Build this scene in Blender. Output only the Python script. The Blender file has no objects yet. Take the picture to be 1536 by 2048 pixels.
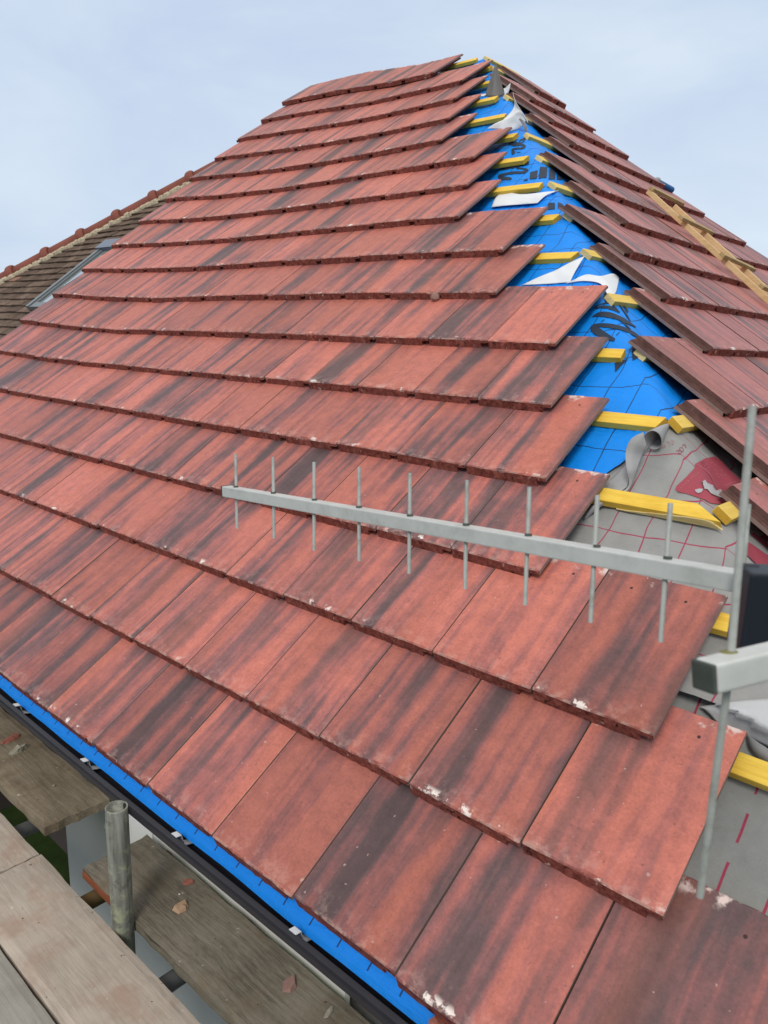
import bpy, bmesh, math, random
import numpy as np
from mathutils import Vector, noise
from mathutils.bvhtree import BVHTree

# ------------------------------------------------------------------ scene, camera, light
sc = bpy.context.scene
COL = sc.collection
W = 0.30                                    # cover width of one roof tile, metres
PF = [1521.33329564497, 0.031240444704229264, 0.23210773984267846, 0.8368297039819053, 0.6588128464017361,
      0.6660544910113828, 1.077789852484454, 3.18758280219964, 1.2970941836803427, -4.011112008869364,
      8.761455504063202, 2.772198028053554, -0.7050623124222959]
FPX, ROLL, PITCH, YAW, THL, THR, G = PF[:7]
P0 = np.array(PF[7:10]); Q0 = np.array(PF[10:13])
FW = np.array([math.sin(YAW) * math.cos(PITCH), math.cos(YAW) * math.cos(PITCH), -math.sin(PITCH)])
_r = np.cross(FW, [0, 0, 1]); _r /= np.linalg.norm(_r); _u = np.cross(_r, FW)
RT = math.cos(ROLL) * _r + math.sin(ROLL) * _u
UP = -math.sin(ROLL) * _r + math.cos(ROLL) * _u

cam_data = bpy.data.cameras.new("camera")
cam = bpy.data.objects.new("camera", cam_data); COL.objects.link(cam)
from mathutils import Matrix
cam.matrix_world = Matrix(((RT[0], UP[0], -FW[0], 0), (RT[1], UP[1], -FW[1], 0), (RT[2], UP[2], -FW[2], 0), (0, 0, 0, 1)))
cam_data.sensor_fit = 'HORIZONTAL'; cam_data.sensor_width = 36.0; cam_data.lens = 36.0 * FPX / 1536.0
cam_data.clip_start = 0.05; cam_data.clip_end = 2000
cam_data.dof.use_dof = True; cam_data.dof.focus_distance = 2.7; cam_data.dof.aperture_fstop = 13.0
sc.camera = cam

SUN_EL, SUN_AZ = math.radians(42), math.radians(-118)     # azimuth measured from +Y towards +X
world = bpy.data.worlds.new("World"); sc.world = world; world.use_nodes = True
wn, wl = world.node_tree.nodes, world.node_tree.links
for n in list(wn): wn.remove(n)
w_out = wn.new("ShaderNodeOutputWorld"); w_bg = wn.new("ShaderNodeBackground")
w_sky = wn.new("ShaderNodeTexSky"); w_sky.sky_type = 'NISHITA'; w_sky.sun_disc = False
w_sky.sun_elevation = SUN_EL; w_sky.sun_rotation = SUN_AZ
w_tc = wn.new("ShaderNodeTexCoord"); w_map = wn.new("ShaderNodeMapping")
w_map.inputs['Scale'].default_value = (1.2, 1.2, 3.4); w_map.inputs['Location'].default_value = (.4, 1.3, .2)
w_no = wn.new("ShaderNodeTexNoise"); w_no.inputs['Scale'].default_value = 2.3; w_no.inputs['Detail'].default_value = 5
w_no.inputs['Roughness'].default_value = .5; w_no.inputs['Distortion'].default_value = .5
w_rp = wn.new("ShaderNodeValToRGB")
w_rp.color_ramp.elements[0].position = .36; w_rp.color_ramp.elements[0].color = (5.25, 6.3, 7.95, 1)
w_rp.color_ramp.elements[1].position = .66; w_rp.color_ramp.elements[1].color = (6.5, 7.45, 8.5, 1)
w_mx = wn.new("ShaderNodeMix"); w_mx.data_type = 'RGBA'; w_mx.inputs[0].default_value = .93
wl.new(w_tc.outputs['Generated'], w_map.inputs[0]); wl.new(w_map.outputs[0], w_no.inputs['Vector'])
wl.new(w_no.outputs[0], w_rp.inputs[0]); wl.new(w_sky.outputs[0], w_mx.inputs[6]); wl.new(w_rp.outputs[0], w_mx.inputs[7])
w_sep = wn.new("ShaderNodeSeparateXYZ"); wl.new(w_tc.outputs['Generated'], w_sep.inputs[0])
w_mr = wn.new("ShaderNodeMapRange"); w_mr.interpolation_type = 'SMOOTHSTEP'; w_mr.inputs[1].default_value = .36; w_mr.inputs[2].default_value = .75
wl.new(w_sep.outputs[2], w_mr.inputs[0])
w_m2 = wn.new("ShaderNodeMix"); w_m2.data_type = 'RGBA'; w_m2.inputs[7].default_value = (7.9, 7.7, 7.4, 1)   # grey-white cloud added overhead, out of view, to take blue from the shading
wl.new(w_mr.outputs[0], w_m2.inputs[0]); wl.new(w_mx.outputs[2], w_m2.inputs[6])
wl.new(w_m2.outputs[2], w_bg.inputs[0]); wl.new(w_bg.outputs[0], w_out.inputs[0])
w_bg.inputs[1].default_value = 0.10

sun_d = bpy.data.lights.new("sun", 'SUN'); sun_d.energy = 1.5; sun_d.angle = math.radians(18); sun_d.color = (1, .95, .88)
sun = bpy.data.objects.new("sun", sun_d); COL.objects.link(sun)
_sd = Vector((math.sin(SUN_AZ) * math.cos(SUN_EL), math.cos(SUN_AZ) * math.cos(SUN_EL), math.sin(SUN_EL)))
sun.rotation_euler = _sd.to_track_quat('Z', 'Y').to_euler()
sc.view_settings.view_transform = 'Standard'; sc.view_settings.look = 'None'
sc.view_settings.exposure = 0.15; sc.view_settings.gamma = 1
try: sc.view_settings.use_curve_mapping = False
except Exception: pass
RND = random.Random(11)

# ------------------------------------------------------------------ geometry of the place (units of W, scaled at the end)
NL = np.array([-math.sin(THL), 0, math.cos(THL)]); NR = np.array([0, -math.sin(THR), math.cos(THR)])
E2L = np.array([math.cos(THL), 0, math.sin(THL)]); E2R = np.array([0, math.cos(THR), math.sin(THR)])
SAG = np.array([[-0.0,0.0,0.0,0.0,-0.0,-0.001,-0.0,-0.001,-0.001,-0.0,-0.0,-0.0],[0.0,0.0,0.001,0.001,-0.007,-0.019,-0.017,-0.021,-0.027,-0.006,-0.0,0.0],
[0.0,0.002,0.005,0.003,-0.021,-0.051,-0.053,-0.063,-0.083,-0.049,-0.01,0.0],[0.0,0.003,0.005,0.006,-0.017,-0.054,-0.061,-0.071,-0.093,-0.074,-0.013,0.032],
[0.0,0.002,0.003,0.005,-0.007,-0.033,-0.047,-0.06,-0.075,-0.061,0.014,0.078],[0.0,0.001,0.003,-0.002,-0.01,-0.019,-0.04,-0.055,-0.07,-0.033,0.05,0.121],
[0.0,0.0,0.003,-0.006,-0.016,-0.011,-0.027,-0.041,-0.073,-0.01,0.09,0.138],[0.001,0.001,0.001,-0.009,-0.009,0.004,0.0,-0.014,-0.042,0.011,0.107,0.129],
[0.008,0.008,-0.002,-0.011,0.006,0.021,0.025,0.012,0.005,0.048,0.124,0.127],[0.022,0.022,-0.003,-0.006,0.019,0.034,0.036,0.025,0.029,0.068,0.144,0.147],
[0.029,0.029,0.018,0.002,0.034,0.044,0.041,0.029,0.037,0.076,0.181,0.19],[0.03,0.03,0.029,0.022,0.044,0.048,0.044,0.024,0.035,0.084,0.208,0.222],
[0.03,0.03,0.03,0.042,0.047,0.05,0.047,0.023,0.041,0.1,0.217,0.235],[0.03,0.03,0.03,0.045,0.048,0.053,0.051,0.039,0.055,0.128,0.232,0.248],
[0.03,0.03,0.03,0.027,0.05,0.054,0.056,0.055,0.065,0.156,0.256,0.265],[0.03,0.03,0.03,0.005,0.053,0.057,0.06,0.054,0.067,0.179,0.266,0.274],
[0.03,0.03,0.03,0.004,0.05,0.06,0.061,0.034,0.051,0.192,0.263,0.271],[0.03,0.03,0.03,0.003,0.021,0.062,0.055,0.019,0.029,0.206,0.264,0.267]])

def sag(u, v):
    x = min(max((u + 2) / 2, 0), 10.999); y = min(max(v, 0), 16.999)
    i, j = int(x), int(y); a, b = x - i, y - j
    return (SAG[j, i] * (1 - a) + SAG[j, i + 1] * a) * (1 - b) + (SAG[j + 1, i] * (1 - a) + SAG[j + 1, i + 1] * a) * b

def PL(u, v, h=0.0, s=True):                # point of the left slope: u tiles along the eaves, v courses up, h above
    dv = -.0085 * max(u, 0) * max(0, 1 - abs(v - 1)) - .05 * max(0, 1 - abs(v))
    q = P0 + np.array([0, 1, 0]) * u + E2L * ((v + dv) * G) + NL * (h + (sag(u, v) if s else 0))
    return Vector(q * W)

RSTART = {-2: -1.4, -1: -.55, 0: 0, 1: 1.5, 2: 2, 3: 2.5, 4: 4, 5: 4.5, 6: 6, 7: 6.5, 8: 7, 9: 7.5, 10: 9}
REND = {10: 10.35, 9: 10.5, 8: 10.8, 7: 11.25, 6: 11.9, 5: 12.65, 4: 13.5, 3: 14.4, 2: 15.3, 1: 16.2, 0: 17, -1: 18, -2: 19}
def PR(t, s, h=0.0):                        # point of the right slope
    t0 = .85 * s - .6
    q = Q0 + np.array([1, 0, 0]) * t + E2R * (s * G) + NR * (h - .022 * min(max(0, t - t0), 6))
    return Vector(q * W)

def ray(x, y):
    return FW + RT * (x - 768) / FPX - UP * (y - 1024) / FPX
def at_depth(x, y, d):                      # metres along the view axis
    return Vector(ray(x, y) * d)
def at_z(x, y, z):
    d = ray(x, y); return Vector(d * (z / d[2]))
def on_left(x, y, h):
    A = np.stack([[0, 1, 0], E2L * G, -ray(x, y)], 1); return np.linalg.solve(A, -(P0 + NL * h))[:2]
def on_right(x, y, h):
    A = np.stack([[1, 0, 0], E2R * G, -ray(x, y)], 1); return np.linalg.solve(A, -(Q0 + NR * h))[:2]

# ------------------------------------------------------------------ object helpers
def add(name, bm, mats, parent=None, smooth=False):
    me = bpy.data.meshes.new(name); bm.to_mesh(me); bm.free()
    for m in (mats if isinstance(mats, (list, tuple)) else [mats]): me.materials.append(m)
    if smooth:
        for p in me.polygons: p.use_smooth = True
    o = bpy.data.objects.new(name, me); COL.objects.link(o)
    if parent is not None: o.parent = parent; o.matrix_parent_inverse = parent.matrix_world.inverted()
    return o
def thing(name, label, cat, loc=(0, 0, 0), group=None):
    o = bpy.data.objects.new(name, None); COL.objects.link(o); o.location = loc
    o.empty_display_size = .1; o['label'] = label; o['category'] = cat
    if group: o['group'] = group
    bpy.context.view_layer.update()
    return o
def tag(o, label, cat, group=None):
    o['label'] = label; o['category'] = cat
    if group: o['group'] = group
    return o
def box_pts(bm, c):                         # 8 corner points, bottom 4 then top 4
    v = [bm.verts.new(p) for p in c]
    for f in ((3, 2, 1, 0), (4, 5, 6, 7), (0, 1, 5, 4), (1, 2, 6, 5), (2, 3, 7, 6), (3, 0, 4, 7)):
        bm.faces.new([v[i] for i in f])
def box(bm, x0, x1, y0, y1, z0, z1):
    box_pts(bm, [(x0, y0, z0), (x1, y0, z0), (x1, y1, z0), (x0, y1, z0), (x0, y0, z1), (x1, y0, z1), (x1, y1, z1), (x0, y1, z1)])
def tube(bm, a, b, r, n=14, cap=True, r2=None):
    a, b = Vector(a), Vector(b); d = (b - a).normalized(); x = d.orthogonal().normalized(); y = d.cross(x)
    r2 = r if r2 is None else r2
    A = [bm.verts.new(a + (x * math.cos(2 * math.pi * i / n) + y * math.sin(2 * math.pi * i / n)) * r) for i in range(n)]
    B = [bm.verts.new(b + (x * math.cos(2 * math.pi * i / n) + y * math.sin(2 * math.pi * i / n)) * r2) for i in range(n)]
    for i in range(n):
        bm.faces.new((A[i], A[(i + 1) % n], B[(i + 1) % n], B[i]))
    if cap: bm.faces.new(list(reversed(A))); bm.faces.new(B)
def bar(bm, a, b, wx, wy, up):              # square bar from a to b
    a, b = Vector(a), Vector(b); d = (b - a).normalized(); s = d.cross(Vector(up)).normalized(); t = s.cross(d)
    s, t = s * wx / 2, t * wy / 2
    box_pts(bm, [a - s - t, a + s - t, b + s - t, b - s - t, a - s + t, a + s + t, b + s + t, b - s + t])
def bevel(bm, w, seg=2):
    bmesh.ops.remove_doubles(bm, verts=bm.verts, dist=1e-6)
    bmesh.ops.bevel(bm, geom=[e for e in bm.edges if len(e.link_faces) == 2 and e.calc_face_angle() > .6], offset=w, segments=seg, affect='EDGES', profile=.6)

# ------------------------------------------------------------------ materials
class NT:
    def __init__(s, name, rough=.7, spec=.3):
        s.m = bpy.data.materials.new(name); s.m.use_nodes = True; s.t = s.m.node_tree
        s.b = s.t.nodes['Principled BSDF']; s.b.inputs['Roughness'].default_value = rough
        s.b.inputs['Specular IOR Level'].default_value = spec
    def n(s, t, **k):
        x = s.t.nodes.new(t)
        for a, b in k.items(): setattr(x, a, b)
        return x
    def l(s, a, b): s.t.links.new(a, b)
    def inp(s, sock, v):
        if hasattr(v, 'type') and hasattr(v, 'links'): s.l(v, sock)
        else: sock.default_value = v
    def uv(s, name): return s.n('ShaderNodeUVMap', uv_map=name).outputs[0]
    def obj(s): return s.n('ShaderNodeTexCoord').outputs['Object']
    def gen(s): return s.n('ShaderNodeNewGeometry').outputs['Position']
    def mapp(s, vec, sc=(1, 1, 1), loc=(0, 0, 0), rot=(0, 0, 0)):
        m = s.n('ShaderNodeMapping'); s.l(vec, m.inputs[0]); m.inputs['Scale'].default_value = sc
        m.inputs['Location'].default_value = loc; m.inputs['Rotation'].default_value = rot; return m.outputs[0]
    def noise(s, vec, scale, det=3, rough=.5, dist=0):
        x = s.n('ShaderNodeTexNoise'); s.l(vec, x.inputs['Vector']); x.inputs['Scale'].default_value = scale
        x.inputs['Detail'].default_value = det; x.inputs['Roughness'].default_value = rough; x.inputs['Distortion'].default_value = dist
        return x.outputs[0]
    def math(s, op, a, b=0.0, c=0.0, clamp=False):
        x = s.n('ShaderNodeMath', operation=op); x.use_clamp = clamp
        s.inp(x.inputs[0], a); s.inp(x.inputs[1], b); s.inp(x.inputs[2], c); return x.outputs[0]
    def ss(s, v, a, b):                     # smoothstep from a to b
        x = s.n('ShaderNodeMapRange', interpolation_type='SMOOTHSTEP'); s.inp(x.inputs[0], v)
        s.inp(x.inputs[1], a); s.inp(x.inputs[2], b); x.inputs[3].default_value = 0; x.inputs[4].default_value = 1; return x.outputs[0]
    def mix(s, f, a, b):
        x = s.n('ShaderNodeMix', data_type='RGBA'); s.inp(x.inputs[0], f)
        for i, v in ((6, a), (7, b)):
            if isinstance(v, tuple): x.inputs[i].default_value = (*v, 1)
            else: s.l(v, x.inputs[i])
        return x.outputs[2]
    def mul(s, c, f):                       # colour times a value
        x = s.n('ShaderNodeVectorMath', operation='SCALE'); s.inp(x.inputs[0], c) if not isinstance(c, tuple) else setattr(x.inputs[0], 'default_value', c)
        s.inp(x.inputs['Scale'], f); return x.outputs[0]
    def ramp(s, v, stops):
        x = s.n('ShaderNodeValToRGB'); s.l(v, x.inputs[0]); e = x.color_ramp.elements
        while len(e) < len(stops): e.new(.5)
        for q, (p, c) in zip(e, stops): q.position = p; q.color = (*c, 1)
        return x.outputs[0]
    def sep(s, v):
        x = s.n('ShaderNodeSeparateXYZ'); s.l(v, x.inputs[0]); return x.outputs
    def col(s, c): s.inp(s.b.inputs['Base Color'], c if not isinstance(c, tuple) else (*c, 1))
    def bump(s, h, strength=.3, dist=.002):
        x = s.n('ShaderNodeBump'); s.l(h, x.inputs['Height']); x.inputs['Strength'].default_value = strength
        x.inputs['Distance'].default_value = dist; s.l(x.outputs[0], s.b.inputs['Normal'])

def mat_tile(name, tint):
    k = NT(name, .52, .5)
    uv = k.uv('UVMap'); loc = k.sep(k.uv('local')); at = k.n('ShaderNodeAttribute', attribute_name='rnd')
    rs = k.sep(at.outputs['Vector'])
    wob = k.noise(uv, 2.2, 2)
    off = k.n('ShaderNodeCombineXYZ'); k.l(k.math('MULTIPLY', k.math('SUBTRACT', wob, .5), .035), off.inputs[0])
    va = k.n('ShaderNodeVectorMath', operation='ADD'); k.l(uv, va.inputs[0]); k.l(off.outputs[0], va.inputs[1]); uvw = va.outputs[0]
    blot = k.noise(k.mapp(uv, (6, 4, 1)), 1, 6, .68)
    st = k.math('ADD', .452, k.math('MULTIPLY', k.math('SUBTRACT', rs[0], .5), .12))
    # each tile carries a smoky band a third of the way across and a dull margin on its lapped side
    lx = k.math('ADD', loc[0], k.math('MULTIPLY', k.math('SUBTRACT', wob, .5), .35))
    cen = k.math('ADD', .26, k.math('MULTIPLY', rs[2], .22)); dd0 = k.math('DIVIDE', k.math('SUBTRACT', lx, cen), k.math('ADD', .13, k.math('MULTIPLY', rs[1], .10)))
    gau = k.math('EXPONENT', k.math('MULTIPLY', k.math('MULTIPLY', dd0, dd0), -1))
    st = k.math('ADD', st, k.math('MULTIPLY', gau, k.math('ADD', .04, k.math('MULTIPLY', rs[0], .17))))
    st = k.math('ADD', st, k.math('MULTIPLY', k.ss(lx, .80, 1.0), .075)); st = k.math('ADD', st, k.math('MULTIPLY', k.ss(lx, .10, 0), .05))
    for sx_, sy_, wt, dt in ((2.6, .18, .26, 1), (9, .42, .62, 2), (23, .80, .66, 2), (62, 2.4, .26, 3), (7.0, 2.6, .40, 3)):
        st = k.math('ADD', st, k.math('MULTIPLY', k.math('SUBTRACT', k.noise(k.mapp(uvw, (sx_, sy_, 1), (sx_ * .37, 0, 0)), 1, dt, .5), .5), wt))
    st = k.math('ADD', st, k.math('MULTIPLY', k.math('SUBTRACT', blot, .5), .50))
    salmon, pink, mauve, dark = tint
    c = k.ramp(st, [(.40, salmon), (.51, pink), (.60, mauve), (.70, dark), (.84, tuple(x * .78 for x in dark))])
    c = k.mix(k.math('MULTIPLY', k.ss(k.noise(k.mapp(uvw, (4, .6, 1), (3, 7, 0)), 1, 3), .52, .70), .45), c, (.43, .120, .072))
    gr = k.noise(uv, 130, 4, .8); gr2 = k.noise(uv, 26, 5, .72)
    f = k.math('ADD', .14, k.math('MULTIPLY', gr, .85)); f = k.math('ADD', f, k.math('MULTIPLY', gr2, .88))
    f = k.math('MULTIPLY', f, k.math('ADD', .80, k.math('MULTIPLY', rs[1], .34)))
    c = k.mul(c, f)
    spk = k.ss(k.noise(uv, 110, 2, .5), .665, .72)
    c = k.mix(k.math('MULTIPLY', spk, .5), c, (.10, .05, .05))
    spw = k.ss(k.noise(k.mapp(uv, (1, 1, 1), (5, 2, 0)), 70, 1, .5), .76, .79)
    c = k.mix(k.math('MULTIPLY', spw, .5), c, (.55, .42, .38))
    # pale bloom and rubbed arris along the lower edge, pale scuffs at the head
    edge = k.math('SUBTRACT', 1, k.ss(loc[1], .03, .075))
    ef = k.ss(k.noise(k.mapp(uv, (1, 1, 1), (1, 9, 0)), 17, 4, .62), .585, .635)
    haze = k.math('MULTIPLY', k.math('SUBTRACT', 1, k.ss(loc[1], .0, .22)), k.ss(gr2, .48, .62))
    c = k.mix(k.math('MULTIPLY', haze, .30), c, (.50, .33, .28))
    clus = k.ss(k.noise(k.mapp(uv, (1, 1, 1), (6, 2, 0)), 3.2, 2), .44, .58)
    c = k.mix(k.math('MULTIPLY', k.math('MULTIPLY', edge, clus), ef), c, (.80, .70, .64))
    arr = k.math('MULTIPLY', k.math('SUBTRACT', 1, k.ss(loc[1], .006, .022)), k.ss(k.noise(uv, 30, 3, .6), .48, .58))
    c = k.mix(k.math('MULTIPLY', arr, .7), c, (.52, .33, .27))
    head = k.math('MULTIPLY', k.ss(loc[1], 1.18, 1.26), k.ss(k.noise(uv, 16, 4, .6), .55, .64))
    c = k.mix(head, c, (.66, .52, .48))
    # nail holes near the head
    for wx in (.27, .73):
        dx = k.math('SUBTRACT', loc[0], wx); dy = k.math('SUBTRACT', loc[1], 1.145)
        dd = k.math('SQRT', k.math('ADD', k.math('MULTIPLY', dx, dx), k.math('MULTIPLY', dy, dy)))
        c = k.mix(k.math('SUBTRACT', 1, k.ss(dd, .009, .016)), c, (.03, .008, .006))
    k.col(c)
    k.bump(k.math('ADD', k.math('MULTIPLY', gr, .5), k.math('MULTIPLY', gr2, .6)), .35, .0018)
    return k.m
TINT_L = ((.478, .145, .106), (.360, .114, .098), (.215, .088, .086), (.118, .066, .068))
TINT_R = ((.440, .150, .132), (.350, .128, .120), (.220, .104, .104), (.130, .080, .084))
M_TILE = mat_tile('concrete_tile_face', TINT_L)
M_TILE_R = mat_tile('concrete_tile_face_hip_end', TINT_R)

def mat_edge():
    k = NT('concrete_tile_broken_edge', .9, .15)
    p = k.gen(); a = k.noise(p, 60, 4, .7); b = k.noise(p, 160, 3, .7); hole = k.ss(k.noise(k.mapp(p, (1, 1, 1), (3, 1, 4)), 48, 3, .6), .60, .70)
    c = k.ramp(a, [(.3, (.11, .029, .023)), (.55, (.245, .070, .053)), (.75, (.36, .14, .11))])
    c = k.mix(k.math('MULTIPLY', hole, .85), c, (.02, .008, .007))
    c = k.mix(k.ss(k.noise(k.mapp(p, (1, 1, 1), (9, 1, 4)), 34, 3, .6), .66, .72), c, (.45, .33, .28))
    k.col(c); k.bump(k.math('ADD', a, b), .8, .004); return k.m
M_EDGE = mat_edge()
def mat_side():
    k = NT('concrete_tile_side', .85, .2); p = k.gen()
    c = k.ramp(k.noise(p, 30, 4, .65), [(.3, (.085, .042, .036)), (.6, (.13, .064, .054)), (.8, (.20, .12, .105))])
    k.col(c); k.bump(k.noise(p, 140, 3, .7), .4, .002); return k.m
M_SIDE = mat_side()

def mat_membrane(name, base, line, sx, sy, lw, dash=0, wav=.05, rough=.55, back=None, fabric=.05, stop=None, dirt=0):
    k = NT(name, rough, .35)
    uv = k.uv('UVMap'); wv = k.n('ShaderNodeTexNoise'); k.l(uv, wv.inputs['Vector']); wv.inputs['Scale'].default_value = 4.0; wv.inputs['Detail'].default_value = 1
    sub = k.n('ShaderNodeVectorMath', operation='SUBTRACT'); k.l(wv.outputs['Color'], sub.inputs[0]); sub.inputs[1].default_value = (.5, .5, .5)
    scl = k.n('ShaderNodeVectorMath', operation='SCALE'); k.l(sub.outputs[0], scl.inputs[0]); scl.inputs['Scale'].default_value = wav
    ad = k.n('ShaderNodeVectorMath', operation='ADD'); k.l(uv, ad.inputs[0]); k.l(scl.outputs[0], ad.inputs[1])
    x, y, _ = k.sep(ad.outputs[0])
    def lines(v, sp):
        fr = k.math('FRACT', k.math('DIVIDE', v, sp)); d = k.math('MULTIPLY', k.math('ABSOLUTE', k.math('SUBTRACT', fr, .5)), sp)
        return k.math('SUBTRACT', 1, k.ss(d, lw * .5, lw * .85))
    lx, ly = lines(x, sx), lines(y, sy)
    if dash:
        lx = k.math('MULTIPLY', lx, k.math('LESS_THAN', k.math('FRACT', k.math('DIVIDE', y, dash)), .6))
    if stop is not None: lx = k.math('MULTIPLY', lx, k.math('GREATER_THAN', y, stop))
    ln = k.math('MAXIMUM', lx, ly)
    fine = k.noise(uv, 900, 2, .5); soft = k.noise(uv, 7, 4, .6)
    c = k.mul(base, k.math('ADD', .86 - dirt * .5, k.math('ADD', k.math('MULTIPLY', soft, .2 + dirt), k.math('MULTIPLY', fine, fabric))))
    c = k.mix(k.math('MULTIPLY', ln, .92), c, line)
    if back is not None:
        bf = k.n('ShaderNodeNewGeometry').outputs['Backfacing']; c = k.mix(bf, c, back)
    k.col(c); cre = k.noise(k.mapp(uv, (9, 26, 1), rot=(0, 0, .5)), 1, 3, .6, .8)
    k.bump(k.math('ADD', k.math('ADD', k.math('MULTIPLY', k.noise(uv, 420, 2), .25), k.noise(uv, 16, 3)), k.math('MULTIPLY', cre, 1.4)), .6, .007)
    return k.m
M_BLUE = mat_membrane('blue_breather_membrane', (.0, .255, .86), (.006, .022, .09), .114, .146, .0028, wav=.05)
M_GREY = mat_membrane('grey_breather_membrane', (.275, .275, .268), (.34, .024, .068), .113, .150, .0028, wav=.05, rough=.8, fabric=.25, dirt=.5)
M_GREYP = mat_membrane('grey_breather_membrane_dashed', (.25, .255, .247), (.34, .024, .07), .085, 50, .004, dash=.11, wav=.01, rough=.8, fabric=.3, dirt=.5)

def plain(name, c, rough=.7, spec=.3, var=.25, sc_=20, metal=0, bump=.2, bd=.002):
    k = NT(name, rough, spec); p = k.gen(); a = k.noise(p, sc_, 4, .62)
    k.col(k.mul(c, k.math('ADD', 1 - var / 2, k.math('MULTIPLY', a, var)))); k.b.inputs['Metallic'].default_value = metal
    if bump: k.bump(k.noise(p, sc_ * 4, 4, .65), bump, bd)
    return k.m
M_LIP = plain('concrete_tile_lip', (.235, .165, .145), .9, .15, .6, 40, 0, .4)
M_WHITE_MEM = plain('membrane_white_back', (.74, .76, .78), .6, .3, .12, 14, 0, .15, .003)
M_GREY_MEM = plain('membrane_grey_back', (.33, .33, .335), .7, .3, .35, 18, 0, .3, .003)
M_GREY_MEM2 = mat_membrane('membrane_grey_front_shade_back', (.36, .36, .365), (.36, .36, .365), 9, 9, .001, wav=0, rough=.75, back=(.045, .043, .04))  # near-black back paints in the shade inside the rolled curl
M_PALE_MEM = plain('membrane_pale_grey_back', (.52, .53, .54), .65, .3, .35, 9, 0, .4, .006)
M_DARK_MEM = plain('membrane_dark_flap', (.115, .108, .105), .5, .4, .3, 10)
M_INK = plain('membrane_black_print', (.022, .036, .062), .6, .3, .2, 30, 0, 0)
M_RED = plain('membrane_red_print', (.33, .062, .085), .7, .25, .25, 16, 0, .1)
M_PALE = plain('membrane_unprinted_patch', (.40, .40, .41), .75, .2, .3, 60, 0, 0)
M_PINKTXT = plain('membrane_pale_print', (.47, .17, .19), .75, .2, .2, 60, 0, 0)
def mat_wood(name, base, dark, axis, rough=.75, grain=1.0, stain=None, rings=False, uvs=False):
    k = NT(name, rough, .2); p = k.uv('UVMap') if uvs else k.gen()
    st = [1.0, 1.0, 1.0]; st[axis] = .035
    wv = k.noise(p, 3, 2); off = k.n('ShaderNodeVectorMath', operation='SCALE'); cv = k.n('ShaderNodeCombineXYZ')
    for i in range(3): k.l(wv, cv.inputs[i])
    k.l(cv.outputs[0], off.inputs[0]); off.inputs['Scale'].default_value = .03
    ad = k.n('ShaderNodeVectorMath', operation='ADD'); k.l(p, ad.inputs[0]); k.l(off.outputs[0], ad.inputs[1])
    g1 = k.noise(k.mapp(ad.outputs[0], tuple(x * 105 for x in st)), 1, 4, .65); g2 = k.noise(k.mapp(ad.outputs[0], tuple(x * 330 for x in st)), 1, 3, .65)
    bl = k.noise(p, 5, 5, .62)
    g3 = k.noise(k.mapp(ad.outputs[0], tuple(x * 420 if x == 1 else 40 for x in st)), 1, 3, .7)
    f = k.math('ADD', k.math('MULTIPLY', g1, .50), k.math('MULTIPLY', g2, .40)); f = k.math('ADD', f, k.math('MULTIPLY', k.math('SUBTRACT', g3, .5), .35 * grain)); f = k.math('ADD', f, k.math('MULTIPLY', k.math('SUBTRACT', bl, .5), .55)); f = k.math('SUBTRACT', f, .05)
    c = k.ramp(f, [(.25, dark), (.44, tuple(a * .6 + b * .4 for a, b in zip(base, dark))), (.62, base)])
    crack = k.ss(k.noise(k.mapp(ad.outputs[0], tuple(x * 48 * (.6 if x < 1 else 1) for x in st), (3, 5, 2)), 1, 2, .5), .315, .285)
    c = k.mix(k.math('MULTIPLY', crack, min(1, .85 * grain)), c, tuple(x * .35 for x in dark))
    if stain is not None:
        c = k.mix(k.math('MULTIPLY', k.ss(k.noise(k.mapp(p, (1, 1, 1), (7, 3, 1)), 7, 5, .65), .50, .72), .6), c, stain)
        c = k.mix(k.ss(k.noise(k.mapp(p, (1, 1, 1), (2, 8, 5)), 45, 3, .6), .695, .725), c, (.10, .055, .04))
        c = k.mix(k.math('MULTIPLY', k.ss(k.noise(k.mapp(p, (1, 1, 1), (4, 1, 9)), 38, 3, .6), .70, .76), .6), c, (.60, .55, .47))
    k.col(c); k.bump(k.math('ADD', k.math('MULTIPLY', g1, .6), k.math('MULTIPLY', g2, .5)), .3 * grain + .1, .0025)
    return k.m
M_BATT = mat_wood('yellow_treated_batten', (.90, .64, .11), (.70, .42, .045), 1, .6, .3)
M_BATT_R = mat_wood('yellow_treated_batten_hip_end', (.86, .63, .17), (.68, .45, .08), 0, .6, .12)
M_END = plain('batten_end_grain', (.55, .33, .04), .8, .2, .5, 90)
M_PALEWOOD = mat_wood('pale_sawn_timber', (.74, .54, .30), (.56, .38, .18), 1, .7, .15)
M_RUNG = mat_wood('aged_sawn_timber', (.50, .38, .19), (.34, .24, .11), 0, .75, .3)
M_SPLINT = mat_wood('split_white_timber', (.82, .70, .38), (.58, .43, .16), 1, .75, .4)
M_BOARD_C = mat_wood('pale_scaffold_board', (.50, .43, .36), (.33, .28, .23), 1, .85, .55, stain=(.34, .215, .16))
M_BOARD_D = mat_wood('grey_scaffold_board', (.36, .34, .30), (.25, .235, .205), 1, .85, .5, stain=(.24, .22, .19))
M_BOARD_A = mat_wood('brown_scaffold_board', (.31, .255, .18), (.145, .115, .078), 1, .9, .6, stain=(.13, .085, .05))
M_BOARD_B = mat_wood('dark_scaffold_board', (.28, .245, .19), (.11, .095, .07), 1, .85, 1.1, stain=(.16, .12, .075))
M_ORANGE = plain('orange_paint', (.26, .085, .04), .8, .2, .9, 30)
M_GUTTER = plain('black_gutter_plastic', (.019, .019, .026), .42, .4, .5, 25, 0, .1)
M_STRAP = plain('galvanised_strap', (.62, .65, .68), .45, .5, .15, 40)
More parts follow.
